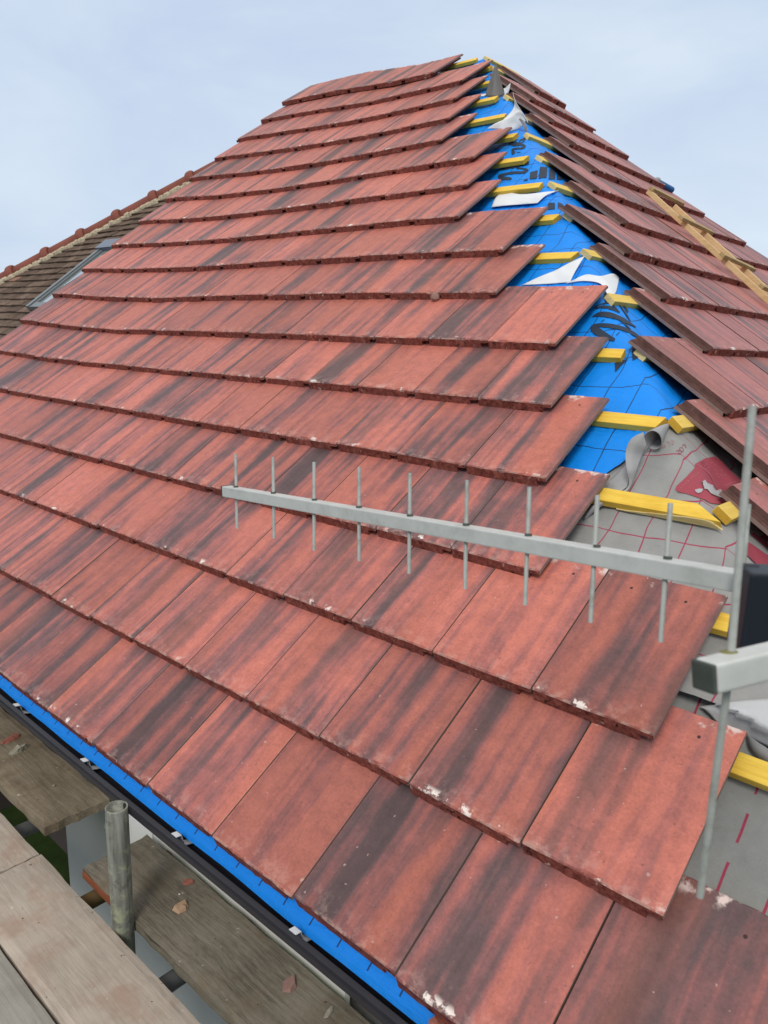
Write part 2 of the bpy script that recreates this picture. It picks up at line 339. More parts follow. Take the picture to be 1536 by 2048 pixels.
M_WALL = plain('white_painted_wall', (.52, .505, .47), .8, .2, .12, 9, 0, .15)
M_FASCIA = plain('white_plastic_fascia', (.80, .80, .78), .45, .4, .1, 9, 0, .05)
M_DARKWALL = plain('dark_brick_wall', (.06, .05, .045), .9, .1, .4, 12)
def mat_metal(name, c, rough, dirt, sc_=30):
    k = NT(name, rough, .5); p = k.gen(); a = k.noise(p, sc_, 5, .65); b = k.noise(p, 7, 4, .6)
    f = k.math('ADD', k.math('MULTIPLY', a, .6), k.math('MULTIPLY', b, .4))
    k.col(k.ramp(f, [(.34, dirt), (.5, c), (.7, tuple(x * 1.12 for x in c))])); k.b.inputs['Metallic'].default_value = .12
    k.bump(k.noise(p, sc_ * 5, 3, .6), .15, .001); return k.m
M_ALU = mat_metal('weathered_aluminium', (.56, .57, .55), .5, (.45, .46, .435))
M_ROD = mat_metal('aluminium_rod', (.42, .43, .40), .5, (.27, .275, .245), 60)
M_NEARALU = mat_metal('pale_aluminium', (.62, .63, .60), .45, (.50, .51, .47), 12)
M_CAP = plain('grey_plastic_cap', (.065, .075, .065), .6, .3, .7, 60)
M_STAIN = plain('green_stain', (.20, .19, .075), .8, .2, .5, 60)
M_BOXP = plain('navy_black_plastic', (.014, .019, .028), .45, .4, .2, 30)
def mat_tubes():
    k = NT('galvanised_scaffold_tube', .6, .4); p = k.gen(); st = k.noise(k.mapp(p, (60, 60, 6)), 1, 4, .6); a = k.noise(p, 22, 5, .65)
    c = k.ramp(st, [(.3, (.105, .105, .085)), (.5, (.205, .21, .18)), (.7, (.31, .315, .28))])
    c = k.mix(k.math('MULTIPLY', k.ss(a, .52, .66), .65), c, (.40, .42, .26)); c = k.mix(k.math('MULTIPLY', k.ss(a, .44, .36), .5), c, (.07, .07, .055))
    k.col(c); k.b.inputs['Metallic'].default_value = .25; k.bump(a, .3, .002); return k.m
M_TUBE = mat_tubes()
M_TUBE_D = plain('grey_dull_tube', (.11, .115, .12), .6, .4, .5, 30)
M_BROWNTUBE = plain('brown_dull_timber', (.16, .11, .05), .8, .2, .6, 30)
def mat_oldtile():
    k = NT('old_brown_plain_tile', .95, .1); p = k.gen(); a = k.noise(p, 14, 5, .7); b = k.noise(p, 70, 3, .7)
    at = k.n('ShaderNodeAttribute', attribute_name='rnd'); r = k.sep(at.outputs['Vector'])
    c = k.ramp(k.math('ADD', k.math('MULTIPLY', a, .6), k.math('MULTIPLY', b, .4)), [(.3, (.060, .042, .032)), (.5, (.135, .095, .072)), (.7, (.22, .165, .13))])
    c = k.mul(c, k.math('ADD', .72, k.math('MULTIPLY', r[0], .5)))
    c = k.mix(k.math('GREATER_THAN', r[1], .975), c, (.26, .15, .11))
    k.col(c); k.bump(b, .6, .004); return k.m
M_OLD = mat_oldtile()
M_HIPTILE = plain('red_clay_hip_tile', (.215, .068, .048), .75, .25, .5, 9)
M_MORTAR = plain('cream_mortar', (.50, .43, .31), .9, .1, .6, 30, 0, .8, .008)
M_FRAME = plain('grey_skylight_frame', (.155, .175, .18), .4, .5, .25, 30)
M_HOOD = plain('dark_skylight_hood', (.10, .12, .16), .3, .6, .2, 30)
def mat_glass():
    k = NT('skylight_glass', .06, .8); k.col((.42, .46, .47)); k.b.inputs['Metallic'].default_value = .55; return k.m
M_GLASS = mat_glass()
def mat_grass():
    k = NT('lawn', .95, .1); p = k.gen(); k.col(k.ramp(k.noise(p, 3, 5, .7), [(.3, (.012, .024, .006)), (.7, (.035, .06, .016))])); return k.m
M_GRASS = mat_grass()
M_SHARD_R = plain('red_tile_chip', (.30, .115, .085), .9, .1, .6, 60, 0, .5)
M_SHARD_T = plain('tan_tile_chip', (.44, .29, .19), .9, .1, .5, 60, 0, .5)
M_SHARD_M = plain('mauve_tile_chip', (.30, .18, .15), .9, .1, .5, 60, 0, .5)
M_STONE = plain('grey_mortar_lump', (.36, .33, .26), .9, .1, .6, 60, 0, .6)
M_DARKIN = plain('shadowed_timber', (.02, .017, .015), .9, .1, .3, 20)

# ------------------------------------------------------------------ roof tile
T = .114
COLS = [(-.122, -.66, -1), (-.116, -.48, -1), (-.092, -.48, -1), (-.084, -.70, -1), (-.060, -.70, -1), (-.052, -.42, -1), (-.030, -.42, -1), (-.022, -.72, -1), (-.002, -.74, -1)]
_ws = [0.009, .018] + [.06 + .0575 * i for i in range(15)]
COLS += [(w, 0, -1) for w in _ws if w < .87] + [(.879, 0, -1), (.88, 0, -.40), (.945, 0, -.40), (.980, -.0, -.40), (.991, -.06, -.38)]
STAT = [0, .012, .03, .35, .7, 1.02, 1.2, 1.30, 1.31]

def tile_into(bm, layers, P, u0, r, rnd, w_lo=-.13, w_hi=1.0, sgn=-1, lift=0.0, tw=0.0, dv=0.0, simple=False):
    """One interlocking tile in course r, its covering right edge at u0 (left slope, sgn=-1: w runs towards -u)."""
    luv, lloc, lcol = layers
    offu, offv = rnd.uniform(0, 60), rnd.uniform(0, 60)
    cr = (min(1.25, rnd.random() + (.30 if r <= 1 and sgn < 0 else 0)), rnd.random() - (.35 if r <= 0 and sgn < 0 else 0), rnd.random(), 1)
    cols = [c for c in COLS if w_lo <= c[0] <= w_hi]
    if cols[-1][0] < w_hi - .02: cols.append((w_hi, 0, -1))
    seed = rnd.uniform(0, 500)
    top, bot = [], []
    chipc = rnd.uniform(.05, .85); chipw = rnd.uniform(.02, .07) if rnd.random() < .35 else 0
    for (w, a, b) in cols:
        u = (u0 + 1 - w) if sgn < 0 else (u0 + w)
        tc, bc = [], []
        nz = noise.noise(Vector((w * 16 + seed, 1.3, 0))); nz2 = noise.noise(Vector((w * 5 + seed, 7.3, 0)))
        chip = .5 * math.exp(-((w - chipc) / chipw) ** 2) if chipw else 0
        for j, s in enumerate(STAT):
            h = a * T - T * s + lift + tw * (w - .5) - (.012 * max(0, s - .0) * 0)
            vv = r + s + dv + (.05 if (j == 0 and w < 0) else 0)
            if j == 0:
                h -= T * (.12 + .09 * nz + chip * .7) if a == 0 else 0; vv += .006 * nz + .005 * nz2 + .02 * chip
            if j == 1 and a == 0: h -= T * max(0, .05 * nz + chip * .5)
            if j == len(STAT) - 1: h -= T * .15
            if j >= len(STAT) - 2: vv += .008 * nz
            tc.append(bm.verts.new(P(u, vv, h)))
            hb = b * T - T * s + lift + tw * (w - .5)
            vb = r + s + dv + (.05 if (j == 0 and w < 0) else 0) + ((.007 * noise.noise(Vector((w * 18 + seed, 4.1, 2))) - (.028 if b < -.9 else .012)) if j == 0 else 0)
            bc.append(bm.verts.new(P(u, vb, hb)))
        top.append(tc); bot.append(bc)
    def face(vs, uvs, mi):
        f = bm.faces.new(vs); f.material_index = mi
        for lp, (w, s) in zip(f.loops, uvs):
            lp[luv].uv = (w * W + offu, s * G * W + offv); lp[lloc].uv = (w, s); lp[lcol] = cr
        return f
    n = len(cols); m = len(STAT)
    for i in range(n - 1):
        w0, w1 = cols[i][0], cols[i + 1][0]; side = w1 <= 0.0095
        for j in range(m - 1):
            s0, s1 = STAT[j], STAT[j + 1]
            q = [top[i][j], top[i + 1][j], top[i + 1][j + 1], top[i][j + 1]]; uq = [(w0, s0), (w1, s0), (w1, s1), (w0, s1)]
            face(q if sgn > 0 else q, uq, 2 if side else 0)
            q = [bot[i][j], bot[i][j + 1], bot[i + 1][j + 1], bot[i + 1][j]]
            face(q, [(w0, s0), (w0, s1), (w1, s1), (w1, s0)], 1)
        face([top[i][0], bot[i][0], bot[i + 1][0], top[i + 1][0]], [(w0, 0)] * 4, 1)
        face([top[i][-1], top[i + 1][-1], bot[i + 1][-1], bot[i][-1]], [(w0, 1.2)] * 4, 1)
    for i in (0, n - 1):
        for j in range(m - 1):
            q = [top[i][j], top[i][j + 1], bot[i][j + 1], bot[i][j]]
            if i: q.reverse()
            face(q, [(.5, .5)] * 4, 3)
def tile_bm():
    bm = bmesh.new(); luv = bm.loops.layers.uv.new('UVMap'); ll = bm.loops.layers.uv.new('local'); lc = bm.loops.layers.float_color.new('rnd')
    return bm, (luv, ll, lc)

house = thing('house', 'house roof being retiled in red interlocking tiles, blue membrane showing along its hip', 'house', (1.6, 1.0, -4.0))

LSTART = {0: -1.67, 1: 0, 2: .5, 3: 2, 4: 2.5, 5: 3, 6: 3.5, 7: 5, 8: 5.5, 9: 7, 10: 7.5, 11: 8, 12: 9.5, 13: 10, 14: 10.5, 15: 11, 16: 12.6}
VIS = {0: 7.4, 1: 9.7, 2: 12.1, 3: 14.1, 4: 16, 5: 18, 6: 19, 7: 19}        # how far along each near course the photo reaches
UEND = 18.5
n_single = 0
for r in range(17):
    u = LSTART[r]; first = True
    rest, lay = tile_bm(); nrest = 0
    while u < UEND - .01:
        wl = max(0.0, 1 - (UEND - u))                        # the last one is cut at the verge
        args = dict(lift=RND.uniform(-.004, .006), tw=RND.uniform(-.007, .007), dv=RND.uniform(-.010, .010))
        if r == 16: args['lift'] += .03
        w_lo = -.13 if wl == 0 else wl
        single = r in VIS and u < VIS[r] and n_single < 99
        if single:
            b, l2 = tile_bm(); tile_into(b, l2, PL, u, r, RND, w_lo, 1.0, -1, **args)
            o = add('roof_tile', b, [M_TILE, M_EDGE, M_SIDE, M_LIP], house); n_single += 1
        else:
            tile_into(rest, lay, PL, u, r, RND, w_lo, 1.0, -1, **args); nrest += 1
        u += 1.0; first = False
    if nrest: add('tile_course', rest, [M_TILE, M_EDGE, M_SIDE, M_LIP], house)
    else: rest.free()
for s in sorted(RSTART):
    t = RSTART[s]; bm, lay = tile_bm()
    while t < REND[s] - .12:
        w_hi = min(1.0, REND[s] - t)
        tile_into(bm, lay, PR, t, s, RND, -.13, w_hi if w_hi < .999 else 1.0, +1, lift=RND.uniform(-.004, .006), tw=RND.uniform(-.006, .006), dv=RND.uniform(-.008, .008))
        t += 1.0
    add('tile_course', bm, [M_TILE_R, M_EDGE, M_SIDE, M_LIP], house)

# ------------------------------------------------------------------ membrane over the hip
def hip_xy(z, h):
    zz = z / W
    x = P0[0] + NL[0] * h + (zz - P0[2] - NL[2] * h) / math.tan(THL)
    y = Q0[1] + NR[1] * h + (zz - Q0[2] - NR[2] * h) / math.tan(THR)
    return x * W, y * W
def z_of_v(v, h=0): return (P0[2] + v * G * math.sin(THL) + NL[2] * h) * W
RAD = .10
def mem_point(v, x, h, amp=1.0):
    z = z_of_v(v, h); hx, hy = hip_xy(z, h)
    if x < -RAD: p = Vector((hx, min(hy - x, (P0[1] + 18.2) * W), z)); nn = Vector(NL)
    elif x > RAD: p = Vector((min(hx + x, (Q0[0] + max(1.2, REND[int(min(10, max(-2, v - 5)))] - .9)) * W), hy, z)); nn = Vector(NR)
    else:
        s = (x + RAD) / (2 * RAD); a = Vector((hx, hy + RAD, z)); c = Vector((hx + RAD, hy, z)); b = Vector((hx, hy, z))
        p = a * (1 - s) ** 2 + b * 2 * s * (1 - s) + c * s * s; nn = (Vector(NL) * (1 - s) + Vector(NR) * s).normalized()
    d = .010 * noise.noise(Vector((x * 4, v * .9, 3.1))) + .006 * noise.noise(Vector((x * 11, v * 2.6, 8.4)))
    d += .016 * math.exp(-(x / .09) ** 2) + .006 * noise.noise(Vector((x * 20 + v * 4, v * 6, 1.4)))
    env = 1 if abs(x) < .8 else max(0, 1 - (abs(x) - .8) / .3)
    return p + nn * ((d + (amp - 1) * .010 * noise.noise(Vector((x * 9 + v * 2.2, v * 1.7, 5.5)))) * env)
XS = [-5.9, -4.5, -3, -2, -1.4, -1.1] + [-.9 + .025 * i for i in range(57)] + [.55, .65, .8, 1.0, 1.4, 2, 2.8, 3.5]
def membrane(name, mat, v_lo, v_hi, h, step=.12, amp=1.0, parent=house, xs=XS, uvoff=(0, 0)):
    bm = bmesh.new(); uvl = bm.loops.layers.uv.new('UVMap'); rows = []
    k = max(2, int((v_hi - min(v_lo(x) for x in xs)) / step))
    for i in range(k + 1):
        row = []
        for x in xs:
            lo = v_lo(x); v = lo + (v_hi - lo) * i / k
            hy_ = hip_xy(z_of_v(v, h), h)[1]; b_ = max(0, x)
            row.append((bm.verts.new(mem_point(v, x, h, amp)), (hy_ - min(x, 0) - .231 * b_ + uvoff[0], v * G * W + .973 * b_ + uvoff[1])))
        rows.append(row)
    for i in range(k):
        for j in range(len(xs) - 1):
            q = [rows[i][j], rows[i + 1][j], rows[i + 1][j + 1], rows[i][j + 1]]
            f = bm.faces.new([a[0] for a in q])
            for lp, a in zip(f.loops, q): lp[uvl].uv = a[1]
    bmesh.ops.recalc_face_normals(bm, faces=bm.faces)
    return add(name, bm, mat, parent, smooth=True)
def ragged(base, slope, amp, seed):
    return lambda x: base + slope * min(0, max(-.7, x)) + amp * noise.noise(Vector((x * 7, seed, 0))) + amp * .5 * noise.noise(Vector((x * 25, seed, 2)))
HB = -.322
top_mem = membrane('blue_membrane', M_BLUE, lambda x: ragged(5.18, 2.6, .04, 1.0)(x) + (.5 * max(0, x)), 17.05, HB)
mid_mem = membrane('grey_membrane', M_GREY, lambda x: ragged(2.33, -.5, .05, 5.0)(x), 5.75, HB - .035, .08, 2.0, uvoff=(.02, .04))
low_mem = membrane('grey_membrane', M_GREYP, lambda x: -.15, 3.1, HB - .085, uvoff=(.03, 0))
for vt in mid_mem.data.vertices:            # its torn lower edge stands off the sheet below
    zz = vt.co.z / W; vv = (zz - P0[2] - NL[2] * (HB - .035)) / (G * math.sin(THL))
    if vv < 2.95: vt.co += Vector((NL + NR) * .5) * (.030 * (2.95 - vv) / .5 * (1 if vv > 2 else .9))
bpy.context.view_layer.update()
def bvh(o): return BVHTree.FromPolygons([o.matrix_world @ v.co for v in o.data.vertices], [tuple(p.vertices) for p in o.data.polygons])
BV = [bvh(top_mem), bvh(mid_mem), bvh(low_mem)]
def hit(x, y, lift=.0, trees=None):
    d = Vector(ray(x, y)).normalized(); best = None
    for t in (trees or BV):
        l, n, i, dist = t.ray_cast(Vector((0, 0, 0)), d)
        if l is not None and (best is None or dist < best[2]): best = (l, n, dist)
    if best is None: return d * 3
    n = best[1] if best[1].dot(d) < 0 else -best[1]
    return best[0] + n * lift
def patch(name, pts, mat, lift=.003, parent=house, trees=None, sub=5):
    """A flat printed shape lying on the membrane: outline in view directions, every vertex dropped onto the sheet."""
    bm = bmesh.new(); vs = [bm.verts.new((x, y, 0)) for x, y in pts]; bm.faces.new(vs)
    bmesh.ops.triangulate(bm, faces=bm.faces)
    for _ in range(2):
        e = [q for q in bm.edges if q.calc_length() > sub]
        if e: bmesh.ops.subdivide_edges(bm, edges=e, cuts=2, use_grid_fill=True)
        bmesh.ops.triangulate(bm, faces=bm.faces)
    for v in bm.verts: v.co = hit(v.co.x, v.co.y, lift, trees)
    return add(name, bm, mat, parent, smooth=True)
def smooth_line(pts, n=8):
    out = []
    for i in range(len(pts) - 1):
        p0 = pts[max(0, i - 1)]; p1 = pts[i]; p2 = pts[i + 1]; p3 = pts[min(len(pts) - 1, i + 2)]
        for k in range(n):
            t = k / n
            out.append(tuple(.5 * (2 * p1[a] + (p2[a] - p0[a]) * t + (2 * p0[a] - 5 * p1[a] + 4 * p2[a] - p3[a]) * t * t + (3 * p1[a] - p0[a] - 3 * p2[a] + p3[a]) * t ** 3) for a in range(len(p1))))
    out.append(tuple(pts[-1])); return out
def stroke_into(bm, pts, lift=.003, trees=None, n=6):
    """pts: (x, y, width)"""
    L = smooth_line(pts, n); prev = None
    for i, (x, y, w) in enumerate(L):
        a = L[max(0, i - 1)]; b = L[min(len(L) - 1, i + 1)]; dx, dy = b[0] - a[0], b[1] - a[1]; l = math.hypot(dx, dy) or 1
        nx, ny = -dy / l * w / 2, dx / l * w / 2
        cur = (bm.verts.new(hit(x + nx, y + ny, lift, trees)), bm.verts.new(hit(x - nx, y - ny, lift, trees)))
        if prev: bm.faces.new((prev[0], prev[1], cur[1], cur[0]))
        prev = cur
def strokes(name, lst, mat, lift=.003, parent=house, trees=None, one=False):
    bm = bmesh.new()
    for s in lst:
        stroke_into(bm, s, lift, trees)
        if not one: add(name, bm, mat, parent, smooth=True); bm = bmesh.new()
    if one: return add(name, bm, mat, parent, smooth=True)
    bm.free()
def zc(ox, oy, k, pts): return [(ox + p[0] / k, oy + p[1] / k) + ((p[2] / k,) if len(p) > 2 else ()) for p in pts]
BT = [BV[0]]
# black printed lettering and marks on the blue sheet
z7 = lambda pts: zc(950, 260, 7.68, pts)
strokes('printed_lettering', [z7([(770, 140, 30), (700, 160, 16), (680, 190, 12)]),
    z7([(520, 205, 16), (600, 195, 20), (690, 205, 16), (750, 175, 14), (760, 150, 22)]),
    z7([(515, 210, 18), (600, 235, 36), (700, 225, 34), (760, 255, 40), (720, 285, 30), (630, 290, 26), (580, 310, 34), (590, 350, 56), (560, 360, 30)]),
    z7([(700, 345, 10), (640, 350, 8)]),
    z7([(580, 520, 14), (680, 500, 16), (780, 488, 16), (815, 510, 36), (740, 540, 24), (600, 580, 20), (450, 600, 36), (385, 610, 20)]),
    z7([(640, 590, 22), (740, 600, 26), (800, 625, 44), (740, 655, 36), (600, 660, 40), (480, 680, 34), (380, 715, 50), (420, 745, 60), (540, 750, 40), (555, 745, 20)]),
    z7([(290, 320, 10), (360, 260, 10), (430, 200, 10), (470, 180, 8)]), z7([(340, 300, 16), (420, 235, 16), (560, 165, 10)])], M_INK, trees=BT)
for q in ([(850, 655), (965, 625), (950, 745), (840, 770)], [(1000, 570), (1105, 580), (1100, 735), (975, 755)], [(1140, 595), (1225, 630), (1225, 765), (1130, 760)],
          [(1255, 650), (1350, 730), (1345, 770), (1255, 770)], [(1130, 1125), (1225, 1125), (1230, 1225), (1110, 1230)], [(1270, 1120), (1330, 1140), (1390, 1200), (1275, 1215)], [(760, 770), (810, 755), (810, 772), (740, 790)]):
    patch('printed_mark', z7(q), M_INK, trees=BT)
z8 = lambda pts: zc(1100, 560, 6.4, pts)
for q in ([(1045, 840), (1180, 870), (1190, 960), (1055, 1040)], [(830, 1070), (1005, 1010), (835, 1185)],
          [(680, 160), (790, 215), (785, 265), (690, 235)]):
    patch('printed_mark', z8(q), M_INK, trees=BT)
strokes('printed_lettering', [z8([(550, 370, 6), (640, 320, 14), (760, 300, 16), (820, 350, 16), (890, 420, 10)]), z8([(570, 365, 10), (680, 350, 36), (790, 370, 40), (890, 420, 14)]),
    z8([(545, 475, 10), (640, 445, 56), (760, 455, 70), (900, 500, 50), (1000, 555, 36), (1095, 610, 10)]), z8([(800, 470, 10), (900, 520, 20), (1030, 640, 12)]),
    z8([(830, 775, 40), (750, 740, 70), (620, 670, 100), (550, 620, 70), (640, 585, 50), (780, 595, 55), (930, 630, 50), (1060, 690, 46), (1130, 740, 30)]),
    z8([(790, 220, 14), (880, 320, 16), (960, 430, 20), (1025, 535, 8)]), z8([(930, 330, 10), (960, 360, 24), (990, 420, 22)]), z8([(660, 540, 7), (700, 510, 7)]), z8([(850, 715, 8), (890, 670, 8)])], M_INK, trees=BT)
# crimson print on the grey sheet
z9 = lambda pts: zc(1336, 890, 7.68, pts)
GT = [BV[1], BV[2]]
emblem = patch('printed_emblem', z9([(410, 300), (560, 215), (720, 185), (860, 280), (930, 390), (1060, 500), (1130, 560), (1135, 700), (1000, 820), (930, 850), (850, 925), (650, 905), (560, 850), (300, 760), (150, 725), (115, 690), (130, 640), (250, 530), (370, 400), (410, 350)]), M_RED, .003, trees=GT)
patch('printed_figure', z9([(510, 580), (550, 552), (580, 600), (640, 625), (675, 640), (650, 670), (720, 718), (780, 690), (830, 750), (890, 845), (830, 835), (700, 790), (640, 760), (590, 700), (540, 690), (590, 660)]), M_PALE, .0055, emblem, GT)
patch('printed_figure', z9([(410, 705), (470, 690), (530, 695), (500, 745), (460, 760), (420, 735)]), M_PALE, .0055, emblem, GT)
lt = []
for k, (x, y) in enumerate([(200, 680), (225, 645), (250, 625), (275, 605), (300, 580), (340, 530), (365, 505), (390, 490), (415, 470), (440, 455)]):
    lt += [z9([(x - 8, y - 16, 5), (x + 12, y - 4, 5), (x + 4, y + 14, 5)])]
for k, (x, y) in enumerate([(560, 310), (600, 360), (650, 290), (700, 330), (720, 460), (760, 510), (800, 410), (800, 480), (860, 480), (820, 290), (690, 400), (540, 330)]):
    lt += [z9([(x - 14, y - 8, 5), (x + 2, y + 8, 5), (x + 14, y - 12, 5)])]
for k in range(9): lt += [z9([(835 + 29 * k, 650 - 10 * k, 5), (845 + 29 * k, 630 - 9 * k, 5), (852 + 29 * k, 668 - 10 * k, 5), (836 + 29 * k, 676 - 9 * k, 5)])]
lt += [z9([(430, 320, 5), (560, 400, 5), (640, 500, 5), (700, 620, 5), (800, 760, 4)])]
strokes('lettering_pattern', lt, M_PINKTXT, .0055, emblem, GT, one=True)
strokes('printed_number', [z9([(120, 105, 8), (150, 90, 9), (172, 100, 9), (160, 125, 9), (175, 148, 8)]), z9([(172, 148, 8), (205, 120, 8)]),
    z9([(180, 50, 8), (215, 55, 8), (235, 90, 8), (222, 110, 8), (190, 95, 8), (172, 66, 8), (180, 50, 8)]), z9([(228, 30, 8), (222, 8, 8), (245, 0, 8), (262, 18, 8), (275, 50, 8)])], M_RED, .003, trees=GT)
z3 = lambda pts: zc(1236, 750, 5.12, pts)
strokes('printed_number', [z3([(450, 750, 4), (490, 740, 4), (470, 720, 4)]), z3([(500, 690, 4), (530, 700, 4), (525, 730, 4)]), z3([(545, 680, 4), (570, 690, 4), (560, 715, 4), (540, 705, 4)])], M_PINKTXT, .003, trees=GT)
for q in ([(1500, 1070), (1507, 1066), (1536, 1090), (1536, 1100)], [(1481, 1086), (1486, 1080), (1500, 1088), (1536, 1113), (1536, 1130), (1512, 1130), (1486, 1106)], [(1478, 1098), (1483, 1074), (1490, 1072), (1486, 1104)], [(1518, 1075), (1530, 1068), (1536, 1072), (1536, 1086)]):
    patch('printed_mark', q, M_RED, .003, trees=GT)

# torn flaps and the curled edge
def lifted(x, y, l):
    q = hit(x, y, .002); return q * (1 - l / q.length)
def sheet(name, rows, mats, parent=house, n=5, thick=.0012):
    """rows: lists of (x, y, lift above the sheet) - a curved loose piece of membrane."""
    bm = bmesh.new(); uvl = bm.loops.layers.uv.new('UVMap'); R = [smooth_line(r, n) for r in rows]
    if len(R) > 2:
        R2 = []
        for j in range(len(R[0])): R2.append(smooth_line([r[j] for r in R], n))
        R = [[c[i] for c in R2] for i in range(len(R2[0]))]
    V = [[bm.verts.new(lifted(*p)) for p in r] for r in R]
    for i in range(len(V) - 1):
        for j in range(len(V[0]) - 1): bm.faces.new((V[i][j], V[i][j + 1], V[i + 1][j + 1], V[i + 1][j]))
    for vt in bm.verts: vt.co *= 1 - .0016 * noise.noise(vt.co * 26) - .0008 * abs(noise.noise(vt.co * 60))
    for f in bm.faces:
        for lp in f.loops: lp[uvl].uv = (lp.vert.co.x + lp.vert.co.y, lp.vert.co.z)
    o = add(name, bm, mats, parent, smooth=True)
    md = o.modifiers.new('thickness', 'SOLIDIFY'); md.thickness = thick; md.offset = 0
    return o
F = 'torn_flap'
sheet(F, [[(1040, 572, .004), (1065, 570, .004), (1105, 568, .004), (1130, 566, .004), (1140, 566, .004)], [(1046, 570, .012), (1075, 560, .02), (1105, 549, .02), (1135, 548, .02), (1150, 545, .02)], [(1050, 568, .01), (1080, 554, .02), (1112, 541, .03), (1140, 526, .04), (1169, 513, .05)]], M_WHITE_MEM)
sheet(F, [[(1132, 568, .005), (1165, 563, .01), (1200, 568, .02), (1215, 590, .02), (1225, 593, .012)], [(1140, 564, .012), (1170, 556, .025), (1205, 562, .035), (1222, 575, .03), (1232, 583, .015)], [(1146, 562, .01), (1172, 550, .03), (1200, 553, .045), (1225, 548, .045), (1238, 556, .03)]], M_WHITE_MEM)
sheet(F, [[(983, 415, .02), (1010, 412, .03), (1050, 409, .03), (1075, 407, .02)], [(990, 398, .045), (1015, 395, .06), (1055, 398, .05), (1095, 390, .035)], [(1000, 388, .05), (1020, 386, .06), (1050, 389, .05), (1127, 380, .03)]], M_WHITE_MEM)
# the curl of the blue sheet's edge, grey side out
def curl(name, rows, mats, n=5):
    """rows of (x, y, depth): a rolled piece standing off the sheet."""
    bm = bmesh.new(); R = [smooth_line(r, n) for r in rows]
    R2 = [smooth_line([r[j] for r in R], n) for j in range(len(R[0]))]
    V = [[bm.verts.new(at_depth(*p)) for p in c] for c in R2]
    for i in range(len(V) - 1):
        for j in range(len(V[0]) - 1): bm.faces.new((V[i][j], V[i][j + 1], V[i + 1][j + 1], V[i + 1][j]))
    for vt in bm.verts: vt.co *= 1 - .0014 * noise.noise(vt.co * 24) - .0007 * abs(noise.noise(vt.co * 55))
    bmesh.ops.recalc_face_normals(bm, faces=bm.faces)
    o = add(name, bm, mats, house, smooth=True); md = o.modifiers.new('thickness', 'SOLIDIFY'); md.thickness = .0016; md.offset = 0
    return o
def dep(x, y): return float(np.array(hit(x, y)) @ FW)
da, dr, dm, dl = dep(1339, 850), dep(1310, 905), dep(1262, 965), dep(1200, 1010)
ringp = [(1288, 905, dr - .015), (1284, 885, dr - .040), (1290, 868, dr - .060), (1304, 861, dr - .066), (1317, 867, dr - .062), (1323, 880, dr - .046), (1321, 893, dr - .028), (1310, 899, dr - .012), (1298, 896, dr - .006)]
mid_ = [(.5 * (x + 1339) + (4 if i < 3 else 0), .5 * (y + 848) - (3 if 2 <= i <= 5 else 0), .5 * (d_ + da) - .012) for i, (x, y, d_) in enumerate(ringp)]
tip_ = [(1340 + .05 * (x - 1305), 847 + .05 * (y - 880), da - .010) for x, y, d_ in ringp]
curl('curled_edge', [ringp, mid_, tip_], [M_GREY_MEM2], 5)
curl('curled_edge', [[(1287, 864, dr - .058), (1262, 878, dr - .056), (1251, 905, dr - .050), (1253, 938, dm - .045), (1258, 962, dm - .040), (1252, 978, dm - .035), (1225, 990, dl - .035), (1186, 1012, dl - .03), (1167, 1040, dl - .02)],
     [(1288, 872, dr - .062), (1276, 886, dr - .062), (1265, 910, dr - .056), (1264, 938, dm - .050), (1264, 960, dm - .044), (1256, 980, dm - .038), (1229, 996, dl - .036), (1192, 1014, dl - .032), (1170, 1038, dl - .02)],
     [(1290, 880, dr - .058), (1292, 893, dr - .056), (1283, 915, dr - .044), (1273, 940, dm - .040), (1267, 962, dm - .034), (1256, 981, dm - .028), (1230, 999, dl - .028), (1194, 1018, dl - .024), (1171, 1041, dl - .014)]], [M_GREY_MEM], 5)
d1 = dep(1015, 262); d2 = dep(988, 195); d3 = dep(1012, 190)
curl(F, [[(975, 257, d1 - .05), (1000, 259, d1 - .06), (1022, 262, d1 - .06), (1036, 258, d1 - .06)], [(990, 247, d1 - .06), (1010, 240, d1 - .07), (1030, 238, d1 - .08), (1046, 252, d1 - .08)], [(1006, 240, d1 - .05), (1020, 234, d1 - .07), (1036, 226, d1 - .10), (1054, 240, d1 - .10)], [(1028, 214, d1 - .06), (1033, 217, d1 - .08), (1042, 222, d1 - .11), (1056, 246, d1 - .10)], [(1026, 184, d1 - .08), (1028, 195, d1 - .09), (1036, 212, d1 - .11), (1050, 232, d1 - .11)]], [M_WHITE_MEM])
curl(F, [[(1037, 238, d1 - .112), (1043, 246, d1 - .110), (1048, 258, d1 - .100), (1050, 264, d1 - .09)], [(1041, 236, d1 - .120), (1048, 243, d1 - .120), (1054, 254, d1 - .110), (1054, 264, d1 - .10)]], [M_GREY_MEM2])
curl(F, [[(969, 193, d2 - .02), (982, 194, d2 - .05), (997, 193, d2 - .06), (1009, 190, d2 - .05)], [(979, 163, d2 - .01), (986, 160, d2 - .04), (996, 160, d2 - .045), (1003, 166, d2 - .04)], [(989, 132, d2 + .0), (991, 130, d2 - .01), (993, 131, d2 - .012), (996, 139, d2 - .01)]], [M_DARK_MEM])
curl(F, [[(1007, 177, d3 - .05), (1010, 189, d3 - .06), (1016, 188, d3 - .06)], [(1012, 175, d3 - .06), (1016, 180, d3 - .07), (1018, 182, d3 - .07)], [(1021, 166, d3 - .08), (1021, 168, d3 - .08), (1021, 169, d3 - .08)]], [M_WHITE_MEM])
curl(F, [[(958, 193, d2 - .03), (966, 192, d2 - .04), (971, 191, d2 - .04)], [(963, 189, d2 - .03), (968, 188, d2 - .04), (972, 187, d2 - .04)]], [M_WHITE_MEM])
